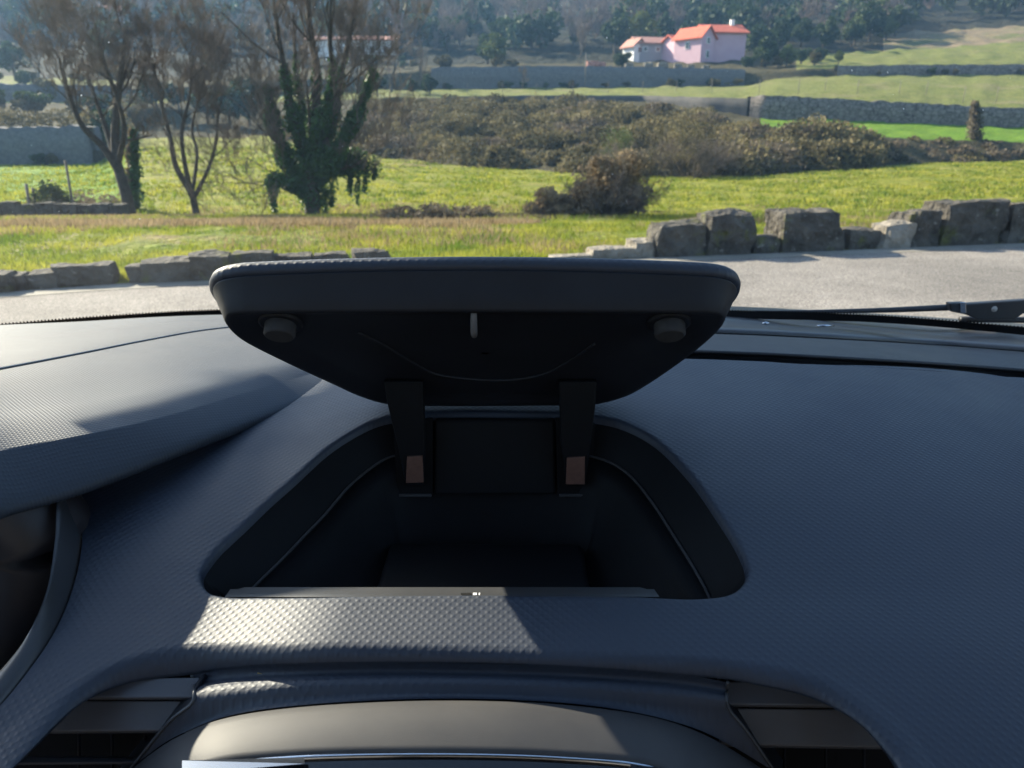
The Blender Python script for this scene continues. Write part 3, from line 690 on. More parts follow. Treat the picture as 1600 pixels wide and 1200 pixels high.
# ================================================================== HOUSES
M_pink = mat('pink_render', (.52, .33, .38), .8, .3, noise=(1, .3), col2=(.6, .4, .45), bump=(20, .2, .02))
M_white = mat('white_render', (.72, .7, .68), .8, .3, noise=(1, .3), col2=(.8, .78, .75))
M_tile = mat('clay_tile', (.42, .08, .045), .8, .3, noise=(2, .25), col2=(.6, .16, .09))
M_tile2 = mat('old_tile', (.36, .17, .13), .85, .3, noise=(2, .25), col2=(.5, .26, .2))
M_winglass = mat('window_glass', (.03, .035, .04), .15, .6)
M_frame = mat('white_frame', (.75, .75, .74), .5, .4)
M_grey = mat('grey_render', (.3, .3, .32), .85, .3)  # even grey for the low cottage walls
def house(px, row, Y, w, d, h, rh, rz, wallm, roofm, label, wins=(), axis='x', extra=None, chim=False):
    base = atY(px, row, Y); root = empty('house', tuple(base), label, 'house'); root.rotation_euler = (0, 0, rz)
    def loc(vs): return np.asarray(vs, float) + base
    # walls with gables
    x, y = w / 2, d / 2
    if axis == 'x':   # ridge along x
        V = [(-x, -y, -2), (x, -y, -2), (x, y, -2), (-x, y, -2), (-x, -y, h), (x, -y, h), (x, y, h), (-x, y, h), (-x, 0, h + rh), (x, 0, h + rh)]
        Fc = [(0, 1, 5, 4), (2, 3, 7, 6), (1, 2, 6, 9, 5), (3, 0, 4, 8, 7)]; e = .4
        slabs = [[(-x - e, -y - e, h - e * rh / y), (x + e, -y - e, h - e * rh / y), (x + e, 0, h + rh), (-x - e, 0, h + rh)], [(-x - e, 0, h + rh), (x + e, 0, h + rh), (x + e, y + e, h - e * rh / y), (-x - e, y + e, h - e * rh / y)]]
    else:
        V = [(-x, -y, -2), (x, -y, -2), (x, y, -2), (-x, y, -2), (-x, -y, h), (x, -y, h), (x, y, h), (-x, y, h), (0, -y, h + rh), (0, y, h + rh)]
        Fc = [(0, 1, 5, 8, 4), (2, 3, 7, 9, 6), (1, 2, 6, 5), (3, 0, 4, 7)]; e = .4
        slabs = [[(-x - e, -y - e, h - e * rh / x), (0, -y - e, h + rh), (0, y + e, h + rh), (-x - e, y + e, h - e * rh / x)], [(0, -y - e, h + rh), (x + e, -y - e, h - e * rh / x), (x + e, y + e, h - e * rh / x), (0, y + e, h + rh)]]
    mesh('wall', loc(V), Fc, wallm, root, smooth=False)
    for s in slabs:
        b = [(p[0], p[1], p[2] + .06) for p in s]; t = [(p[0], p[1], p[2] + .24) for p in s]
        mesh('roof', loc(b + t), [(3, 2, 1, 0), (4, 5, 6, 7), (0, 1, 5, 4), (1, 2, 6, 5), (2, 3, 7, 6), (3, 0, 4, 7)], roofm, root, smooth=False)
    for (face, u, z0, ww, wh) in wins:
        if face == 'f': c = (u, -y - .03, z0); s = (ww, .1, wh); gx = (ww - .2, .06, wh - .2); oc = (u, -y - .08, z0)
        else: c = ((-x - .03) if face == 'l' else (x + .03), u, z0); s = (.1, ww, wh); gx = (.06, ww - .2, wh - .2); oc = (c[0] + (-.05 if face == 'l' else .05), u, z0)
        v, f = box(c, s); fr = mesh('window', loc(v), f, M_frame, root, smooth=False)
        v, f = box(oc, gx); mesh('pane', loc(v), f, M_winglass, fr, smooth=False)
    if chim:
        v, f = box((x * .6, 0, h + rh + .3), (.6, .6, 1.4)); mesh('chimney', loc(v), f, M_white, root, smooth=False)
    return root
house(1121, 97, 134, 6.6, 6.0, 4.1, 1.3, R(8), M_pink, M_tile, 'tall pink house with bright orange red tiled roof on the upper terrace', [('l', 0, 3.5, .9, 1.1)], chim=True)
house(1083, 95, 131.5, 3.3, 5.5, 3.3, 1.5, R(38), M_pink, M_tile, 'narrow gabled pink wing at the left side of the tall pink house', [('f', 0, 2.8, .8, 1.0), ('l', 0, 2.2, .9, 1.1), ('f', 0, .8, .8, 1.2)], axis='y')
house(1058, 90, 136, 3.6, 4.0, 2.2, 1.0, R(25), M_pink, M_tile, 'small low pink outbuilding left of the gabled wing', [('f', 0, 1.1, .8, .9)])
house(1018, 89, 139, 6.6, 4.6, 1.9, 1.0, R(10), M_grey, M_tile2, 'low grey cottage with faded red roof left of the pink house', [('f', -2.0, 1.0, .8, .8), ('f', .2, 1.0, .8, .8), ('f', 2.0, .8, .8, 1.4)])
house(990, 88, 137.5, 2.4, 3.0, 1.5, 1.0, R(30), M_white, M_tile2, 'tiny white gabled shed at the left end of the low cottage', [('f', 0, .9, .9, 1.0)], axis='y')
house(555, 96, 150, 16, 7, 3.2, .9, R(4), M_white, M_tile2, 'long white building half hidden behind the ivy clad tree', [('f', -6 + 2.4 * i, 1.7, .9, 1.1) for i in range(6)])
house(186, 52, 185, 6.2, 6, 4.2, 1.3, R(20), M_white, M_tile2, 'small pale house high on the slope above the leaning bare tree', [('f', -1.4, 2.6, .9, 1.1), ('f', 1.4, 2.6, .9, 1.1), ('f', 0, .6, .9, 1.2)])
house(112, 38, 195, 5.2, 5, 2.4, 1.0, R(15), M_white, M_tile2, 'lower pale house to the left of the small hillside house', [('f', 0, 1.4, .9, 1.1)])

# posts ------------------------------------------------------------
M_post = mat('post_wood', (.16, .13, .1), .9, .2, noise=(10, .2), col2=(.28, .24, .2))
def post(px, Y, h, r, name, label, cat, group=None):
    p = ground(px, Y); v, f = tube([p - np.array([0, 0, .2]), p + np.array([0, 0, h * .5]), p + np.array([.01, 0, h])], [r, r, r * .9], 6)
    o = mesh(name, v - p, f, M_post, label=label, cat=cat, group=group); o.location = tuple(p); return o
for px in list(range(1190, 1640, 52)):
    post(px + random.uniform(-8, 8), random.uniform(82, 92), 1.5, .03, 'vine_post', 'one of the thin vine posts standing in the right hand field', 'post', 'vine posts in the right hand field')
for px in range(730, 1170, 55):
    post(px + random.uniform(-5, 5), random.uniform(94, 98), 1.3, .03, 'vine_post', 'one of the thin posts along the field below the grey wall', 'post', 'posts along the field below the grey wall')
post(914, 112, 4.6, .08, 'utility_pole', 'tall thin pole before the middle of the long grey wall', 'pole')
post(51, 21, .95, .045, 'fence_post', 'left weathered fence post at the corner of the bright left field', 'post')
post(60, 21.2, .85, .04, 'fence_post', 'right weathered fence post, nearer the dense dark shrub', 'post')
post(118, 21.6, 1.6, .035, 'fence_post', 'taller thin stake between the shrub and the leaning tree', 'post')
# heap of cut stone and timber on top of the grey wall
for k, (px, Y, s, m) in enumerate([(925, 118, 1.0, M_tile2), (938, 118.5, .8, M_tile2), (982, 118, .7, M_rockp), (1012, 118, .8, M_rockp), (1034, 118, .9, M_rockp), (1058, 118.5, .7, M_rockp), (1078, 118, .6, M_rockp), (1102, 118, .6, M_rockp)]):
    p = ground(px, Y); o = link_obj('rubble_heap' if k > 1 else 'brick_heap', rock_mesh(s * 1.7, s, s * .7, k * 3.3, .2), None, m)
    o.location = (p[0], p[1] - .5, p[2] + s * .55)
    tag(o, ['left heap of orange bricks on top of the grey wall', 'right heap of orange bricks on top of the grey wall'][k] if k < 2 else ['leftmost', 'second from left', 'third from left', 'third from right', 'second from right', 'rightmost'][k - 2] + ' of the pale rubble heaps along the top of the grey wall', 'heap', 'heaps on the grey wall')
# ================================================================== THE CAR (seen from inside)
car = empty('car', (0, .4, .3), 'car seen from inside, black grained dashboard with its centre storage lid standing open', 'car')
M_dash = grain_mat('dash_grain', (.0135, .0205, .036),   .56, .0036, .5, dist=.00034, spec=.62)
M_hood = grain_mat('hood_grain', (.018, .025, .038), .58, .0021, .5, dist=.0003, spec=.55, rot=40)
M_strip = grain_mat('strip_grain', (.03, .032, .037), .5, .0026, .7, dist=.0005)
M_plain = mat('smooth_plastic', (.008, .009, .0135), .55, .35, bump=(1500, .12, .0002), noise=(20, .2), col2=(.014, .016, .022))
M_trim = mat('satin_trim', (.04, .042, .047), .38, .5, bump=(900, .1, .0002), noise=(12, .2), col2=(.05, .052, .058))
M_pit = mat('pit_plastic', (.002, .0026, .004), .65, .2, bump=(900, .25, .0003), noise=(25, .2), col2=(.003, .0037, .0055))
M_bezel = mat('bezel_plastic', (.034, .034, .037), .6, .42, bump=(2200, .35, .0002), noise=(30, .25), col2=(.052, .05, .05), detail=10)
M_black = mat('matt_black', (.004, .004, .005), .8, .2)
M_rubber = mat('rubber', (.03, .03, .033), .7, .3, noise=(200, .2), col2=(.045, .045, .048))
M_copper = mat('copper_clip', (.1, .05, .038), .5, .5, noise=(300, .2), col2=(.15, .075, .055))
M_gloss = mat('gloss_black', (.006, .007, .009), .06, .6)
M_dial = mat('dial_plastic', (.02, .017, .02), .45, .5)
M_chrome = mat('chrome', (.5, .52, .56), .12, .5, metal=1)
M_metal = mat('hook_metal', (.5, .5, .5), .4, .5, metal=.7)
M_body = mat('body_paint', (.05, .05, .055), .35, .5, coat=.5)
M_lining = mat('headlining', (.12, .115, .11), .95, .1)

Z0 = CZ
HY = [.05, .15, .20, .25, .30, .344, .42, .503, .60, .675, .75, .95]
HZ = [-.42, -.335, -.295, -.263, -.2425, -.231, -.208, -.190, -.183, -.186, -.192, -.21]
_hp = np.poly1d([0])
def sstep(t): t = min(max(t, 0), 1); return t * t * (3 - 2 * t)
def hz(x, y):
    # smooth piecewise cubic (Hermite) through the profile, falling away to both sides
    ys, zs = HY, HZ
    y = min(max(y, ys[0]), ys[-1] - 1e-6); i = int(np.searchsorted(ys, y, side='right')) - 1; i = min(max(i, 0), len(ys) - 2)
    def sl(k):
        if k == 0: return (zs[1] - zs[0]) / (ys[1] - ys[0])
        if k == len(ys) - 1: return (zs[-1] - zs[-2]) / (ys[-1] - ys[-2])
        return (zs[k + 1] - zs[k - 1]) / (ys[k + 1] - ys[k - 1])
    w = ys[i + 1] - ys[i]; t = (y - ys[i]) / w
    z = (2*t**3-3*t*t+1)*zs[i] + (t**3-2*t*t+t)*w*sl(i) + (-2*t**3+3*t*t)*zs[i+1] + (t**3-t*t)*w*sl(i+1)
    xr = max(0, x - .16); xl = max(0, -x - .2)
    xr = min(xr, .3)
    return Z0 + z - .30 * xr * xr - XR * xr - .012 * sstep((-x - .085) / .09)
XR = .0
def onh(px, py, dz=0.0):
    d = ray(px, py); t = .1; lo, hi = .05, 1.6
    for _ in range(48):
        m = (lo + hi) / 2; p = CAM + d * m
        if p[2] > hz(p[0], p[1]) + dz: lo = m
        else: hi = m
    return CAM + d * lo
def atz(px, py, zr): return atZ(px, py, Z0 + zr)
def crom(P, per=8, closed=True):
    P = np.asarray(P, float); m = len(P); out = []
    for i in range(m if closed else m - 1):
        if closed: a, b, c, d = P[(i - 1) % m], P[i], P[(i + 1) % m], P[(i + 2) % m]
        else: a, b, c, d = P[max(i - 1, 0)], P[i], P[i + 1], P[min(i + 2, m - 1)]
        for t in np.linspace(0, 1, per, endpoint=False):
            out.append(.5 * ((2 * b) + (c - a) * t + (2 * a - 5 * b + 4 * c - d) * t * t + (3 * b - a - 3 * c + d) * t ** 3))
    if not closed: out.append(P[-1])
    return np.array(out)

PAIRS = [((740,644),(740,554)),((850,645),(900,556)),((930,650),(1060,560)),((980,662),(1180,564)),((1030,690),(1300,570)),((1080,740),(1600,590)),
 ((1120,795),(1850,612)),((1155,850),(1900,900)),((1170,890),(1850,1200)),((1160,915),(1620,1330)),((1135,930),(1478,1215)),((1090,935),(1430,1150)),
 ((1040,934),(1370,1095)),((1000,932),(1290,1052)),((940,931),(1200,1032)),((860,930),(1050,1018)),((740,929),(850,1007)),((620,930),(650,1001)),
 ((520,932),(480,1001)),((450,933),(370,1003)),((400,933),(290,1006)),((370,933),(200,1024)),((345,931),(100,1070)),((327,926),(-10,1155)),
 ((316,915),(-110,1240)),((312,903),(-40,1145)),((314,890),(20,1080)),((326,872),(75,1005)),((345,850),(112,925)),((380,818),(128,850)),
 ((420,780),(130,760)),((460,745),(200,725)),((510,700),(300,670)),((560,668),(450,600)),((600,652),(560,568)),((650,646),(650,556))]
Oc = crom([onh(*a)[:2] for a, b in PAIRS], 10); Bc = crom([onh(*b)[:2] for a, b in PAIRS], 10); NN = len(Oc)
def outnorm(C):
    T = np.roll(C, -1, 0) - np.roll(C, 1, 0); T /= np.linalg.norm(T, axis=1)[:, None] + 1e-12
    return np.stack([T[:, 1], -T[:, 0]], 1)
On = outnorm(Oc)
if np.sum(On * (Oc - Oc.mean(0))) < 0: On = -On
def smoothn(N, k=8):
    for _ in range(k): N = (np.roll(N, 1, 0) + N + np.roll(N, -1, 0)) / 3
    return N / np.linalg.norm(N, axis=1)[:, None]
On = smoothn(On)
H = lambda XY, dz=0: np.array([(x, y, hz(x, y) + dz) for x, y in XY])
def dzc(C, dz): C = np.array(C); C[:, 2] += dz; return C
rings = [H(Oc - On * .0016, -.0052), H(Oc - On * .0010, -.0024), H(Oc - On * .0002, -.0008), H(Oc + On * .0012, -.0001)]
ts = np.linspace(0, 1, 46)[1:]
base_ring = Oc + On * .0030; rings.append(H(base_ring))
for t in ts: rings.append(H(base_ring * (1 - t) + Bc * t))
v, f = loft(rings, closed=True); mesh('dash_panel', v, f, M_dash, car)

# storage compartment below the opening
ang = np.arctan2(Oc[:, 1] - .42, Oc[:, 0] + .021)
back = np.clip(np.sin(ang), 0, 1) ** 1.5; front = np.clip(-np.sin(ang), 0, 1) ** 1.5; side = 1 - np.maximum(back, front)
def ins(b, s, fr): return smoothcol(b * back + s * side + fr * front)
def smoothcol(a):
    for _ in range(12): a = (np.roll(a, 1) + a + np.roll(a, -1)) / 3
    return a[:, None]
def ring(b, s, fr, dz=None, z=None):
    XY = Oc - On * ins(b, s, fr); return np.array([(x, y, (Z0 + z) if z is not None else hz(Oc[i][0], Oc[i][1]) + dz) for i, (x, y) in enumerate(XY)])
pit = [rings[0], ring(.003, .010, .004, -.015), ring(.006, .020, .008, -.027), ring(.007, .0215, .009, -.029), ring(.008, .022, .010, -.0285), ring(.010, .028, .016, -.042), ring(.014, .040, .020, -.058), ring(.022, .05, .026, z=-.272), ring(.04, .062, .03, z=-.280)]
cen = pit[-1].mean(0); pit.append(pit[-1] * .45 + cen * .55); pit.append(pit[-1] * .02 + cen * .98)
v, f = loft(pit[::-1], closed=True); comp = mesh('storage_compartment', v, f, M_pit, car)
sc_ = ring(.0065, .0207, .0088, -.0262); sel = [i for i in range(NN) if sc_[i][1] > .345]
# seal bead following the wall, left and right of the hinge panel
for lo_, hi_ in ((-.14, -.062), (.02, .10)):
    pp = [sc_[i] for i in range(NN) if lo_ - .03 < sc_[i][0] < hi_ + .03 and sc_[i][1] > .355 and (sc_[i][0] < -.07 or sc_[i][0] > .03)]
    pp = sorted(pp, key=lambda q: q[1])
    if len(pp) > 5:
        v, f = tube(spline(np.array(pp)[::9], 50), .0009, 6); mesh('seal_bead', v, f, M_rubber, comp)
# raised step in the floor
v, f = box((-.018, .425, Z0 - .274), (.135, .06, .014)); o = mesh('floor_step', v, f, M_pit, comp); bevel(o, .0065, 5)
# back wall panel between the hinge slots, thin black plates for the dark of the open slots
def pxpoly(name, pts, Y, thick, m, parent, bev=.0008, tilt=0):
    A = np.array([atY(p[0], p[1], Y + tilt * (p[1] - 600)) for p in pts]); B = A.copy(); B[:, 1] += thick
    n = len(pts); Fc = [tuple(range(n))[::-1], tuple(range(n, 2 * n))] + [(i, (i + 1) % n, n + (i + 1) % n, n + i) for i in range(n)]
    o = mesh(name, np.concatenate([A, B]), Fc, m, parent, smooth=False); 
    if bev: bevel(o, bev, 2)
    return o
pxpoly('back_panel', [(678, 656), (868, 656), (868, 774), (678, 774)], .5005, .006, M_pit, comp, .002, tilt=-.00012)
for s in (((614, 664), (676, 655), (676, 774), (621, 774)), ((868, 655), (930, 664), (924, 775), (872, 775))):
    fr = pxpoly('hinge_slot_dark', s, .4995, .004, M_black, comp, 0, tilt=-.00012)
    pxpoly('slot_sill', [(s[3][0] + 2, 773), (s[2][0] - 2, 773), (s[2][0] - 2, 777), (s[3][0] + 2, 777)], .4775, .004, M_trim, comp, .0005)
# near lip of the compartment
lipa = np.array([onh(px, 931, -.0035) for px in np.linspace(352, 1030, 60)]); lipb = np.array([atZ(px, 917.5 + (3 if px < 372 or px > 1010 else 0), q[2]) for px, q in zip(np.linspace(360, 1022, 60), lipa)]); lipc = lipb.copy(); lipc[:, 2] -= .012; lipc[:, 1] -= .001
lipa2 = lipa.copy(); lipa2[:, 1] -= .001
v, f = loft([lipa2, lipb, lipc]); lip = mesh('near_lip', v, f, mat('lip_plastic', (.022, .024, .028), .5, .5, bump=(1500, .2, .0002), noise=(40, .2), col2=(.032, .033, .036)), comp, smooth=False)
for a, b, mm in ((720, 736, M_black), (739, 745, M_white), (748, 750, M_white)):
    q = [atZ(x, r, Z0 - .2333) for x, r in ((a, 926.5), (b, 926.5), (b, 923), (a, 923))]
    zz = [np.interp(p[0], lipa[:, 0], lipa[:, 2]) + .0003 for p in q]
    for p, z_ in zip(q, zz): p[2] = z_
    mesh('moulded_mark', np.array(q), [(0, 1, 2, 3)], mm, comp, smooth=False)
# band over the vents and the top of the centre console
crest = [b for a, b in PAIRS[9:25]]
K1px = [(1600,1400),(1440,1250),(1392,1185),(1340,1130),(1270,1092),(1190,1072),(1100,1058),(850,1040),(650,1036),(480,1038),(370,1044),(300,1054),(200,1068),(120,1105),(40,1180),(-40,1260)]
c0 = crom([onh(*p) for p in crest], 10, False)
c0[:, 2] = [hz(q[0], q[1]) for q in c0]
k1 = crom([atY(p[0], p[1], onh(*q)[1] - .007) for p, q in zip(K1px, crest)], 10, False)
kap = [c0]
c0i = c0.copy()
for t in np.linspace(0, 1, 10)[1:]:
    a = math.sin(t * math.pi / 2); b = 1 - math.cos(t * math.pi / 2); q = c0.copy()
    q[:, :2] = c0[:, :2] + (k1[:, :2] - c0[:, :2]) * a; q[:, 2] = c0[:, 2] + (k1[:, 2] - c0[:, 2]) * (.2 * t + .8 * b); kap.append(q)
k2 = k1.copy(); k2[:, 1] += .006; k2[:, 2] -= .002; k3 = k2.copy(); k3[:, 1] += .03; kap += [k2, k3]
v, f = loft(kap); mesh('dash_brow', v, f, M_dash, car)
# centre console surround
CP = [([(300,1054),(370,1044),(480,1038),(650,1036),(850,1040),(1050,1052),(1137,1066)], .3012),
 ([(301,1062),(371,1052),(481,1046),(650,1044),(850,1048),(1049,1060),(1136,1072)], .3040),
 ([(302,1069),(372,1061),(482,1055),(650,1053),(850,1057),(1048,1068),(1136,1080)], .3035),
 ([(303,1075),(374,1067),(484,1061),(650,1058),(850,1062),(1046,1074),(1136,1086)], .2995),
 ([(303,1084),(374,1079),(484,1074),(650,1071),(850,1075),(1046,1088),(1136,1096)], .2965),
 ([(299,1100),(372,1092),(484,1086),(650,1082),(850,1086),(1046,1102),(1140,1110)], .2962),
 ([(262,1130),(330,1118),(440,1098),(650,1088),(880,1094),(1070,1118),(1165,1140)], .2945),
 ([(205,1200),(278,1149),(400,1110),(650,1092),(900,1100),(1080,1136),(1210,1205)], .2920)]
k1px = [800 + F * q[0] / (q[1] * cp - (q[2] - CZ) * sp) for q in k1][::-1]; k1y = [q[1] for q in k1][::-1]
def yk(px): return float(np.interp(px, k1px, k1y))
cps = [crom([atY(p[0], p[1], y + (yk(p[0]) + .0005 - .3012) * max(0, 1 - i / 5)) for p in pts], 14, False) for i, (pts, y) in enumerate(CP)]
v, f = loft(cps); mesh('console_surround', v, f, M_dash, car)
for e in (0, -1):   # side returns of the surround into the vents
    A = np.array([c[e] for c in cps]); 
    ext = A[-1] + (A[-1] - A[-2]) * 1.3; A = np.vstack([A, ext]); B = A.copy(); B[:, 1] += .04
    v, f = loft([spline(A, 30), spline(B, 30)]); mesh('surround_side', v, f, M_plain, car)
    v, f = tube(spline(A, 40), .0009, 8); mesh('surround_edge', v, f, M_trim, car)
bz0 = crom([atY(p[0], p[1], .2905) for p in [(180,1225),(278,1152),(400,1113),(650,1095),(900,1103),(1080,1139),(1230,1228)]], 14, False)
scn = crom([atY(p[0], p[1], .262) for p in [(215,1260),(310,1200),(440,1181),(650,1175),(870,1180),(1030,1199),(1140,1260)]], 14, False)
bz1 = bz0.copy(); bz1[:, 1] -= .002; bz1[:, 2] += .0016
scm = scn.copy(); scm[:, 1] += .003; scm[:, 2] += .0012
v, f = loft([dzc(bz0, -.006), bz0, bz1] + [bz1 * (1 - t) + scm * t + np.array([0, 0, .0016 * math.sin(t * math.pi)]) for t in (.2, .4, .6, .8)] + [scm, scn, dzc(scn, -.004)])
mesh('display_hood', v, f, M_bezel, car)
v, f = tube(scn + np.array([0, -.0006, -.0012]), .0012, 8); scr = mesh('display_frame', v, f, M_chrome, car)
s0 = scn + np.array([0, -.001, -.0022]); s1 = s0 + np.array([0, -.035, -.012]); s2 = s1 + np.array([0, -.02, -.09]); v, f = loft([s0, s1, s2]); mesh('display_screen', v, f, M_gloss, car)
M_strip2 = mat('sky_glint_metal', (.25, .27, .3), .22, .5, metal=1)  # metal strips added for the blue sky reflection along the screen edge
for a, b in ((285, 476), (985, 1042)):
    A = [atY(a, 1191 if a < 500 else 1197, .259), atY(b, 1186 if a < 500 else 1203, .2595), atY(b, 1196 if a < 500 else 1210, .254), atY(a, 1212, .252)]
    mesh('sky_glint_strip', np.array(A) + np.array([0, 0, .001]), [(0, 1, 2, 3)], M_strip2, car, smooth=False)
# air vents
def slat(parent, L, R_, ytop, ybot, m=M_trim, th=.003):
    """plate between picture edges: L=(px,rowtop,rowbot) R_=(px,rowtop,rowbot)"""
    A = [atY(L[0], L[1], ytop), atY(R_[0], R_[1], ytop), atY(R_[0], R_[2], ybot), atY(L[0], L[2], ybot)]
    B = [p + np.array([0, th * .5, -th]) for p in A]
    o = mesh('slat', np.array(A + B), [(0, 1, 2, 3), (7, 6, 5, 4), (0, 4, 5, 1), (1, 5, 6, 2), (2, 6, 7, 3), (3, 7, 4, 0)], m, parent, smooth=False); bevel(o, .0008, 2); return o
M_slat = mat('slat_plastic', (.06, .06, .07), .45, .6, noise=(15, .2), col2=(.08, .08, .09), bump=(1200, .15, .0002))
for sgn, qx in ((-1, (-90, 312)), (1, (1122, 1500))):
    A = [atY(qx[0], 1040, .335), atY(qx[1], 1040, .335), atY(qx[1], 1400, .335), atY(qx[0], 1400, .335)]
    vent = mesh('air_vent', np.array(A), [(3, 2, 1, 0)], M_black, car, smooth=False)
    if sgn < 0:
        slat(vent, (60, 1060, 1090), (312, 1058, 1090), .312, .304, M_slat)
        slat(vent, (-20, 1095, 1144), (312, 1094, 1142), .309, .300, M_slat)
        slat(vent, (-40, 1181, 1193), (312, 1181, 1190), .306, .300, M_slat)
        for x in (172, 224, 120): slat(vent, (x, 1146, 1230), (x + 3, 1146, 1230), .318, .312, M_plain)
    else:
        slat(vent, (1125, 1064, 1101), (1400, 1066, 1104), .312, .304, M_slat)
        slat(vent, (1125, 1106, 1164), (1480, 1110, 1170), .309, .300, M_slat)
        slat(vent, (1125, 1212, 1226), (1480, 1212, 1226), .306, .300, M_slat)
        for x in (1225, 1290, 1350): slat(vent, (x, 1168, 1260), (x + 3, 1168, 1260), .318, .312, M_plain)
# instrument hood (binnacle) with overhanging near edge and a crease along its top
def hc(pts, dy=0, dz=0):
    q = crom([atz(*p) for p in pts], 14, False); q[:, 1] += dy; q[:, 2] += dz; return q
N1 = [(-350,935,-.165),(-120,845,-.183),(0,795,-.192),(130,757,-.195),(300,692,-.1945),(450,634,-.198),(560,596,-.200),(640,566,-.201)]
CR = [(-350,840,-.146),(-120,748,-.163),(0,705,-.170),(130,680,-.174),(260,650,-.179),(430,600,-.187),(520,575,-.193),(640,545,-.197)]
M1 = [(-350,700,-.140),(-120,655,-.155),(0,640,-.163),(130,624,-.169),(260,600,-.174),(430,566,-.183),(520,550,-.189),(640,530,-.195)]
SE = [(-350,640,-.144),(-120,598,-.154),(0,577,-.163),(130,552,-.172),(230,532,-.180),(330,515,-.188),(450,505,-.192),(640,500,-.196)]
FA = [(-350,540,-.172),(-120,516,-.182),(0,508,-.188),(130,502,-.193),(230,496,-.197),(330,492,-.199),(450,490,-.201),(640,488,-.202)]
n1 = hc(N1); cr_ = hc(CR); m1 = hc(M1); se = hc(SE); fa = hc(FA)
def lerp(a, b, t): return a * (1 - t) + b * t
rows_ = [hc(N1, .02, -.010), hc(N1, .003, -.0068), hc(N1, -.0008, -.0052), hc(N1, -.0014, -.003), hc(N1, -.001, -.0015), n1]
rows_ += [lerp(n1, cr_, t) + np.array([0, 0, .0006 * math.sin(t * math.pi)]) for t in (.2, .4, .6, .8, .96)] + [cr_]
rows_ += [lerp(cr_, m1, t) + np.array([0, 0, .002 * math.sin(t * math.pi)]) for t in (.02, .1, .3, .5, .7, .85)] + [m1] + [lerp(m1, se, t) + np.array([0, 0, .002 * math.sin(t * math.pi)]) for t in (.25, .5, .75)] + [se]
v, f = loft(rows_); mesh('instrument_hood', v, f, M_hood, car)
v, f = loft([se, dzc(se, .0001)] + [lerp(se, fa, t) + np.array([0, 0, .0006]) for t in (.03, .3, .6)] + [fa, dzc(fa, -.01)]); mesh('windscreen_trim', v, f, M_hood, car)
v, f = tube(dzc(se, .0006), .0008, 8); mesh('trim_seam', v, f, mat('pale_seam', (.16, .17, .18), .35, .5), car)
# instrument cluster ring at far left
ko = crom([onh(*p) for p in [(131,752),(130,800),(128,850),(112,925),(75,1005),(20,1080),(-40,1145),(-110,1240)]], 10, False)
ki = crom([atY(p[0], p[1], q) for p, q in [((88,762),.395),((88,800),.380),((85,850),.362),((72,925),.338),((38,1000),.318),((-15,1065),.300),((-75,1130),.282),((-150,1220),.26)]], 10, False)
kd = ki + np.array([-.012, .03, -.035])
M_ring = mat('cluster_ring', (.03, .032, .037), .42, .5, noise=(20, .2), col2=(.04, .042, .047), bump=(900, .1, .0002))
ko2 = ko + np.array([-.0012, 0, .0006]); v, f = loft([ko2 + np.array([0, 0, -.006]), ko2] + [lerp(ko2, ki, t) + np.array([0, 0, .003 * math.sin(t * math.pi)]) for t in (.2, .4, .6, .8)] + [ki, lerp(ki, kd, .1) + np.array([0, 0, -.002]), kd]); clus = mesh('instrument_cluster', v, f, M_ring, car)
dg = crom([atY(p[0], p[1], .40) for p in [(-20, 760), (60, 830), (62, 900), (30, 990), (-60, 1100)]], 8, False); v, f = tube(dg, [.03] * len(dg), 16); mesh('dial_housing', v, f, M_dial, clus)
# strips between the dash and the glass, right of the lid
Bk = [(520,560),(740,554),(900,556),(1060,560),(1180,564),(1300,570),(1450,579),(1600,590),(1850,612)]
bk = crom([onh(*p) for p in Bk], 12, False)
def off(dr, dz): return crom([onh(p[0], p[1] + dr, dz) for p in Bk], 12, False)
v, f = loft([bk + np.array([0, -.0004, .0002]), bk + np.array([0, .001, -.004]), off(-6, -.006), off(-8, .0005), off(-11, .003), off(-14, .0035)]); mesh('dash_groove', v, f, M_plain, car)
BkT = [(p[0], p[1] - 14) for p in Bk]
def offT(dr, dz): return crom([onh(p[0], p[1] + dr, dz) for p in BkT], 12, False)
v, f = loft([offT(0, .0036), offT(-6, .004), offT(-14, .0044), offT(-24, .0045), offT(-27, .002)]); mesh('grained_strip', v, f, M_strip, car)
v, f = loft([offT(-26, .001), offT(-28, .004), offT(-36, .0045), offT(-40, .0035), offT(-44, .0005), offT(-47, .001), offT(-56, .002), offT(-62, -.001), offT(-70, -.01)]); mesh('base_trim', v, f, M_trim, car)
for px, py, w in ((1197, 505, .004), (1290, 509, .010)):  # chrome slivers put in for the highlights along the trim
    p = onh(px, py, .004); v, f = tube([p - np.array([w, 0, 0]), p, p + np.array([w, 0, 0])], [.0006, .0018, .0006], 8); mesh('trim_glint', v, f, M_chrome, car)
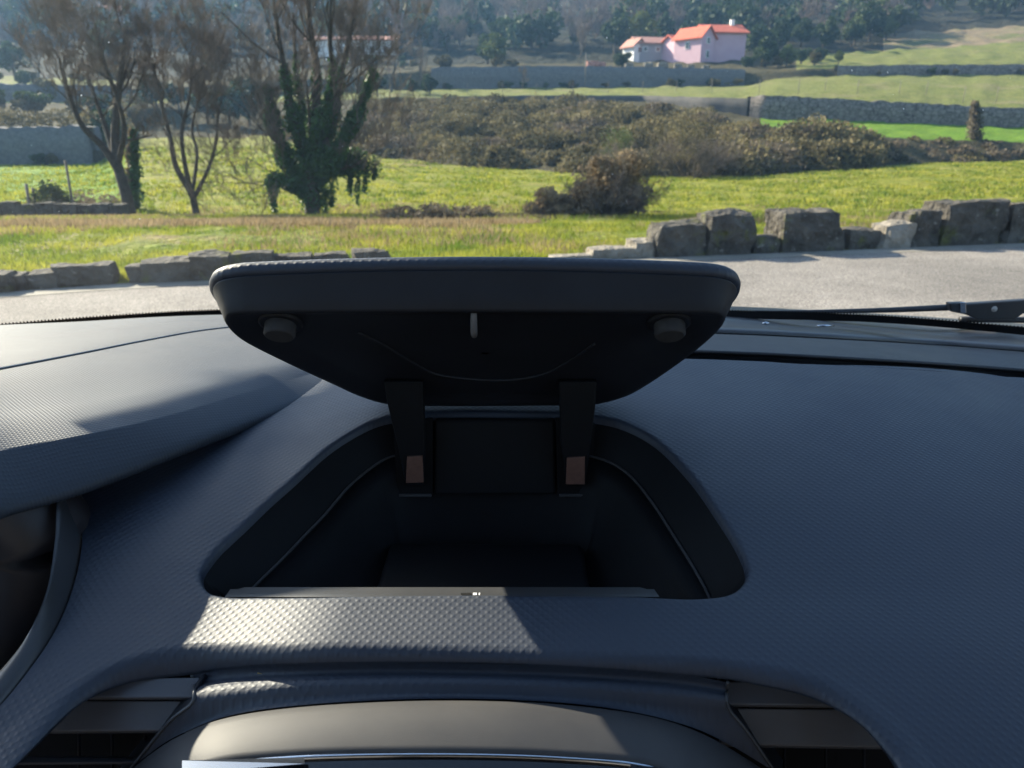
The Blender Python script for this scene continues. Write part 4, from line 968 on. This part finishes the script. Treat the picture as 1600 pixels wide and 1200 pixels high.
# ------------------------------------------------------------------ the open lid
Q1 = np.array([.396, -.091]); N0 = np.array([.512, -.189]); LL = np.linalg.norm(Q1 - N0); dd = (Q1 - N0) / LL; nn = np.array([-dd[1], dd[0]]); nn = nn if nn[0] > 0 else -nn
def lidplane(px, py, t=0.0):
    d = ray(px, py); o = N0 + nn * t; k = (o @ nn) / (d[1] * nn[0] + d[2] * nn[1]); y, z, x = d[1] * k, d[2] * k, d[0] * k
    return np.array([x, (np.array([y, z]) - N0) @ dd])
def lidpt(x, s, t): q = N0 + dd * s + nn * t; return np.array([x, q[0], Z0 + q[1]])
Upx = [(640,634),(740,635),(850,634),(905,634),(938,631),(978,620),(1012,602),(1065,566),(1108,532),(1130,508),(1131,493),(1112,487.5),(1060,486),(900,484.5),(740,484),(580,484.5),(420,486),(372,487.5),(352,493),(353,508),(378,532),(440,564),(520,601),(560,619),(600,631)]
U = crom([lidplane(*p) for p in Upx], 8); Un = outnorm(U)
if np.sum(Un * (U - U.mean(0))) < 0: Un = -Un
Un = smoothn(Un, 5)
def LR(offs, t, crown=0.0):
    P = U + Un * offs; return np.array([lidpt(p[0], p[1], t + crown * (1 - ((p[0] + .021) / .16) ** 2)) for p in P])
cU = U.mean(0)
def LC(k, t, crown=0):  # scaled inner rings
    P = cU + (U - cU) * k; return np.array([lidpt(p[0], p[1], t + crown * (1 - ((p[0] + .021) / .16) ** 2)) for p in P])
c4 = .004
under = [LC(.02, .004), LC(.5, .004), LC(.80, .004), LC(.86, .0035), LC(.93, .001), LR(-.004, .0), LR(-.0012, -.0003), LR(0, .0008), LR(.002, .005), LR(.0048, .010), LR(.0075, .0150, c4), LR(.0080, .0156, c4), LR(.0070, .0162, c4)]
v, f = loft(under, closed=True); lid = mesh('storage_lid', v, f, M_plain, car)
top = [LR(.0066, .0158, c4), LR(.0088, .0165, c4), LR(.0100, .0178, c4), LR(.0106, .0200, c4), LR(.0100, .0224, c4), LR(.0082, .0242, c4), LR(.005, .0254, c4), LR(0, .0264, c4), LC(.9, .0275, c4), LC(.5, .029, c4), LC(.02, .03, c4)]
v, f = loft(top[::-1], closed=True); skin = mesh('lid_skin', v, f, M_dash, lid)
if True:
    me = skin.data
def cyl(parent, name, c, ax, r, h, m, seg=28, base_r=None):
    ax = np.array(ax) / np.linalg.norm(ax); v, f = tube([c, c + ax * h * .1, c + ax * h * .85, c + ax * h], [r, r, r, r * .86], seg); o = mesh(name, v, f, m, parent); 
    for p in o.data.polygons: p.use_smooth = len(p.vertices) == 4
    return o
nv3 = np.array([0, nn[0], nn[1]])
for px in (438, 1046):
    q = lidplane(px, 512); c = lidpt(q[0], q[1], .004)
    cyl(lid, 'bumper_seat', c, -nv3, .0125, .0022, M_plain); cyl(lid, 'rubber_bumper', c, -nv3, .0088, .0098, M_rubber)
q = lidplane(740, 494); a = lidpt(q[0], q[1], .004); q = lidplane(741, 525); b = lidpt(q[0], q[1] , .004) 
hk = [a, a - nv3 * .004 + (b - a) * .2, a - nv3 * .006 + (b - a) * .6, a - nv3 * .004 + (b - a) * .95, b - nv3 * .001]
v, f = tube(np.array(hk), [.0016, .0019, .002, .0019, .0014], 8); mesh('latch_hook', v, f, mat('latch_plastic', (.16, .16, .17), .5, .5), lid)
rb = spline([lidpt(*lidplane(*p), .0035) for p in [(560,528),(600,548),(640,572),(680,592),(740,600),(800,601),(850,592),(890,572),(930,545)]], 60)
v, f = tube(rb, .0010, 8); mesh('stiffening_rib', v, f, M_plain, lid)
for poly, tab in (([(599,596),(661,596),(664,700),(661,760),(634,760),(622,700),(606,636)], [(636,714),(660,713),(662,754),(634,755)]),
                  ([(873,596),(933,596),(930,640),(922,700),(915,760),(885,760),(877,700)], [(886,716),(914,714),(914,757),(884,757)])):
    arm = pxpoly('hinge_arm', poly, .4745, .007, M_pit, lid, .001); pxpoly('metal_clip', tab, .4728, .002, M_copper, arm, .0003)
# ------------------------------------------------------------------ glass, body, wiper
FT = [(-500,545),(-200,520),(0,506),(170,493),(330,484),(600,478),(900,478),(1160,485),(1300,489),(1400,494),(1500,502),(1600,511),(1800,528),(2100,555)]
FB = [(-500,560),(-200,530),(0,512),(170,501),(330,494),(600,490),(900,490),(1160,497),(1300,500),(1400,505),(1500,513),(1600,523),(1800,545),(2100,580)]
ft = crom([atz(p[0], p[1], -.196) for p in FT], 12, False); fb = crom([atz(p[0], p[1], -.2045) for p in FB], 12, False)
ft_in = ft - np.array([0, .003, 0])
v, f = loft([fb - np.array([0, .003, 0]), ft_in]); frit = mesh('glass_border', v, f, M_black, car)
L_ = np.concatenate([[0], np.cumsum(np.linalg.norm(np.diff(ft_in, axis=0), axis=1))]); V = []; Fc = []; o_ = 0
for s in np.arange(0, L_[-1], .0034):
    c = np.array([np.interp(s, L_, ft_in[:, k]) for k in range(3)]); k = 8
    V += [c + np.array([.0011 * math.cos(a), -.0001, .0012 * math.sin(a) + .0003]) for a in np.linspace(0, 2 * math.pi, k, endpoint=False)]; Fc.append(tuple(range(o_, o_ + k))); o_ += k
mesh('border_dots', V, Fc, M_black, frit, smooth=False, kind='stuff')
g = bpy.data.materials.new('windscreen_glass'); g.use_nodes = True; n = g.node_tree.nodes; l = g.node_tree.links; n.remove(n['Principled BSDF'])
tr = n.new('ShaderNodeBsdfTransparent'); tr.inputs[0].default_value = (.93, .97, .97, 1); gl = n.new('ShaderNodeBsdfGlossy'); gl.inputs['Roughness'].default_value = .02
fr = n.new('ShaderNodeFresnel'); fr.inputs[0].default_value = 1.5; mx = n.new('ShaderNodeMixShader'); l.new(fr.outputs[0], mx.inputs[0]); l.new(tr.outputs[0], mx.inputs[1]); l.new(gl.outputs[0], mx.inputs[2])
du = n.new('ShaderNodeBsdfTranslucent'); du.inputs[0].default_value = (.75, .8, .9, 1); mx2 = n.new('ShaderNodeMixShader')
nt = n.new('ShaderNodeTexNoise'); nt.inputs['Scale'].default_value = 9; nt.inputs['Detail'].default_value = 6; ge = n.new('ShaderNodeNewGeometry'); l.new(ge.outputs[0], nt.inputs['Vector'])
mr = n.new('ShaderNodeMapRange'); mr.inputs['From Min'].default_value = .3; mr.inputs['From Max'].default_value = .75; mr.inputs['To Min'].default_value = .002; mr.inputs['To Max'].default_value = .008; l.new(nt.outputs['Fac'], mr.inputs[0])
l.new(mr.outputs[0], mx2.inputs[0]); l.new(mx.outputs[0], mx2.inputs[1]); l.new(du.outputs[0], mx2.inputs[2]); l.new(mx2.outputs[0], n['Material Output'].inputs[0])
wt = ft.copy(); wt[:, 0] *= .72; wt[:, 1] = .10 - .10 * (wt[:, 0] / .6) ** 2; wt[:, 2] = Z0 + .46
wb = ft.copy()
v, f = loft([lerp(wb, wt, t) + np.array([0, .04 * math.sin(t * math.pi), .03 * math.sin(t * math.pi)]) for t in np.linspace(0, 1, 10)]); ws = mesh('windscreen', v, f, g, car)
# dust specks on the glass
M_speck = mat('dust_speck', (.7, .7, .68), .7, .3, transl=.5)
V = []; Fc = []; k = 0
GP = [lerp(wb, wt, t) + np.array([0, .04 * math.sin(t * math.pi), .03 * math.sin(t * math.pi)]) for t in (0.0, .1111)]
for (px, py, s) in [(510,93,1.6),(127,149,1.3),(170,66,.9),(492,11,.6),(49,227,.6),(390,38,.7),(1331,110,1.5),(1387,113,1.5),(948,59,1.3),(957,272,.8),(218,342,1.3),(92,330,.6),(1222,219,1.2),(1277,231,.7),(620,60,.5),(1536,172,1.0),(1412,170,1.0)] + [(random.uniform(0, 1600), random.uniform(0, 400), random.uniform(.25, .5)) for _ in range(90)]:
    # glass position approximated by the straight chord from base to header
    d = ray(px, py); A = np.array([.87, Z0 - .196]); B = np.array([.10, Z0 + .46]); e = B - A; det = d[1] * (-e[1]) + e[0] * d[2]
    kk = ((A[0]) * (-e[1]) + e[0] * (A[1] - CZ)) / det; p = CAM + d * kk * .985; r = .00055 * s
    V += [p + np.array([r * math.cos(a) * random.uniform(.7, 1.2), r * .6 * math.sin(a), r * math.sin(a)]) for a in np.linspace(0, 6.283, 7)[:-1]]; Fc.append(tuple(range(k, k + 6))); k += 6
mesh('dust_specks', V, Fc, M_speck, ws, smooth=False, kind='stuff')
# body shell outside the picture
def panel(name, pts, m, th=.02, axis=2, parent=car):
    A = np.array(pts, float); B = A.copy(); B[:, axis] += th; n = len(pts)
    return mesh(name, np.concatenate([A, B]), [tuple(range(n))[::-1], tuple(range(n, 2 * n))] + [(i, (i + 1) % n, n + (i + 1) % n, n + i) for i in range(n)], m, parent, smooth=False)
panel('roof', [(-.52, .08, Z0 + .47), (.52, .08, Z0 + .47), (.56, -2.0, Z0 + .5), (-.56, -2.0, Z0 + .5)], M_lining, .03)
for s in (-1, 1):
    v, f = tube([(s * .95, 1.08, Z0 - .22), (s * .74, .62, Z0 + .12), (s * .53, .07, Z0 + .47), (s * .55, -.9, Z0 + .49), (s * .6, -2.0, Z0 + .45)], [.028, .026, .03, .03, .03], 8); mesh('pillar', v, f, M_body, car)
    v, f = tube([(s * .56, -.5, Z0 + .47), (s * .74, -.55, Z0 - .2)], [.05, .06], 8); mesh('pillar', v, f, M_body, car)
    panel('door', [(s * .80, 1.0, .35), (s * .76, -1.9, .35), (s * .76, -1.9, Z0 - .19), (s * .82, 1.0, Z0 - .24)], M_body, .03 * s, 0)
panel('bonnet', [(-.72, .93, Z0 - .25), (.72, .93, Z0 - .25), (.66, 1.75, Z0 - .46), (-.66, 1.75, Z0 - .46)], M_body, .01)
panel('bumper', [(-.7, 1.75, .3), (.7, 1.75, .3), (.68, 1.76, Z0 - .46), (-.68, 1.76, Z0 - .46)], M_body, .05, 1)
panel('dash_core', [(-.7, .345, Z0 - .9), (.7, .345, Z0 - .9), (.7, .345, Z0 - .33), (-.7, .345, Z0 - .33)], M_black, .5, 1)
panel('tailgate', [(-.7, -2.0, .3), (.7, -2.0, .3), (.6, -2.0, Z0 + .48), (-.6, -2.0, Z0 + .48)], M_lining, -.03, 1)
for s in (-.36, .36):
    o = panel('seat', [(s - .24, -.25, .55), (s + .24, -.25, .55), (s + .22, -.5, 1.25), (s - .22, -.5, 1.25)], M_lining, -.12, 1); bevel(o, .04, 3)
panel('floor', [(-.76, 1.0, .3), (.76, 1.0, .3), (.76, -2, .3), (-.76, -2, .3)], M_black, .02)
# unseen panel added left of the windscreen, outlined to shade the left dash
def sunp(x, y, zr, X=-.575):
    k = (x - X) / -sd[0]; return (X, y + k * sd[1], Z0 + zr + k * sd[2])
panel('shade_panel', [sunp(-.15, .352, -.236), sunp(-.092, .353, -.233), sunp(-.03, .44, -.205), sunp(-.02, .50, -.19), sunp(-.12, .565, -.195)] + [sunp(q[0], q[1], q[2] - CZ) for q in (atz(430, 595, -.187), atz(260, 645, -.179), atz(130, 674, -.174))], M_body, -.004, 0)
# wiper resting at the foot of the glass
M_wip = mat('wiper_black', (.012, .012, .014), .4, .5, noise=(60, .2), col2=(.02, .02, .022))
YW = .905
bl = spline([atY(*p, YW) for p in [(1120,492),(1172,488),(1300,486.5),(1400,484),(1490,480)]], 30)
v, f = tube(bl, np.linspace(.0012, .0042, 30), 8); wip = mesh('wiper', v, f, M_wip, car)
conn = pxpoly('wiper_connector', [(1484,474),(1508,473),(1512,475),(1600,469),(1680,466),(1680,488),(1600,490),(1585,500),(1530,500),(1510,492),(1486,487)], YW - .012, .010, M_wip, wip, .0015)
pxpoly('connector_cap', [(1500,472.5),(1509,472.5),(1510,489),(1501,489)], YW - .0135, .002, M_chrome, conn, .0005)
q = atY(1554, 483, YW - .0125); v, f = tube([q, q + np.array([0, .003, 0])], .0036, 16); mesh('connector_hole', v, f, mat('pale_hole', (.4, .38, .35), .6, .4), conn)
b2 = spline([atY(*p, YW + .01) for p in [(1500,499),(1600,500),(1700,502)]], 12); v, f = tube(b2, .004, 8); mesh('wiper_blade', v, f, M_wip, wip)
b3 = spline([atY(*p, YW + .012) for p in [(1200,497),(1350,499),(1480,505),(1600,514),(1750,528)]], 20); v, f = tube(b3, .003, 6); mesh('wiper_arm', v, f, M_wip, wip)

# crumb lying on the console
p = atY(365, 1053, yk(365) - .001); me = rock_mesh(.0022, .002, .0018, 3.3, .0004); o = link_obj('crumb', me, None, mat('crumb_gold', (.6, .42, .15), .4, .5)); o.location = tuple(p)
tag(o, 'tiny golden crumb lying on the ridge above the left air vent', 'crumb')
# unseen board on a post, added to shade the passenger side of the dashboard
k = 3.75; c = Vector((.375, .56, CZ - .2)) + sd * k
root = empty('shade_stand', (c.x, c.y, 0), 'plain rectangular shading board added on a single post left of the car', 'shade board')
M_shadeboard = mat('shade_board_metal', (.45, .45, .46), .45, .5, noise=(4, .2), col2=(.52, .52, .53)); a_ = math.atan2(.78, .62)
v, f = box((c.x, c.y, c.z), (.77, .02, .46), a_); o = mesh('shade_board', v, f, M_shadeboard, root, smooth=False)
v, f = tube([(c.x - .03, c.y + .03, -.3), (c.x - .03, c.y + .03, c.z + .2)], .03, 10); mesh('post', v, f, M_shadeboard, root)
# ------------------------------------------------------------------ haze
HAZE = True
if HAZE:
    m = bpy.data.materials.new('haze'); m.use_nodes = True; n = m.node_tree.nodes; l = m.node_tree.links
    n.remove(n['Principled BSDF']); pv = n.new('ShaderNodeVolumePrincipled'); pv.inputs['Color'].default_value = (.32, .6, 1, 1); pv.inputs['Density'].default_value = .0005; pv.inputs['Anisotropy'].default_value = .3
    l.new(pv.outputs[0], n['Material Output'].inputs['Volume'])
    v, f = box((0, 100, 118), (2600, 2700, 246)); hz = mesh('haze', v, f, m, smooth=False, kind='stuff')
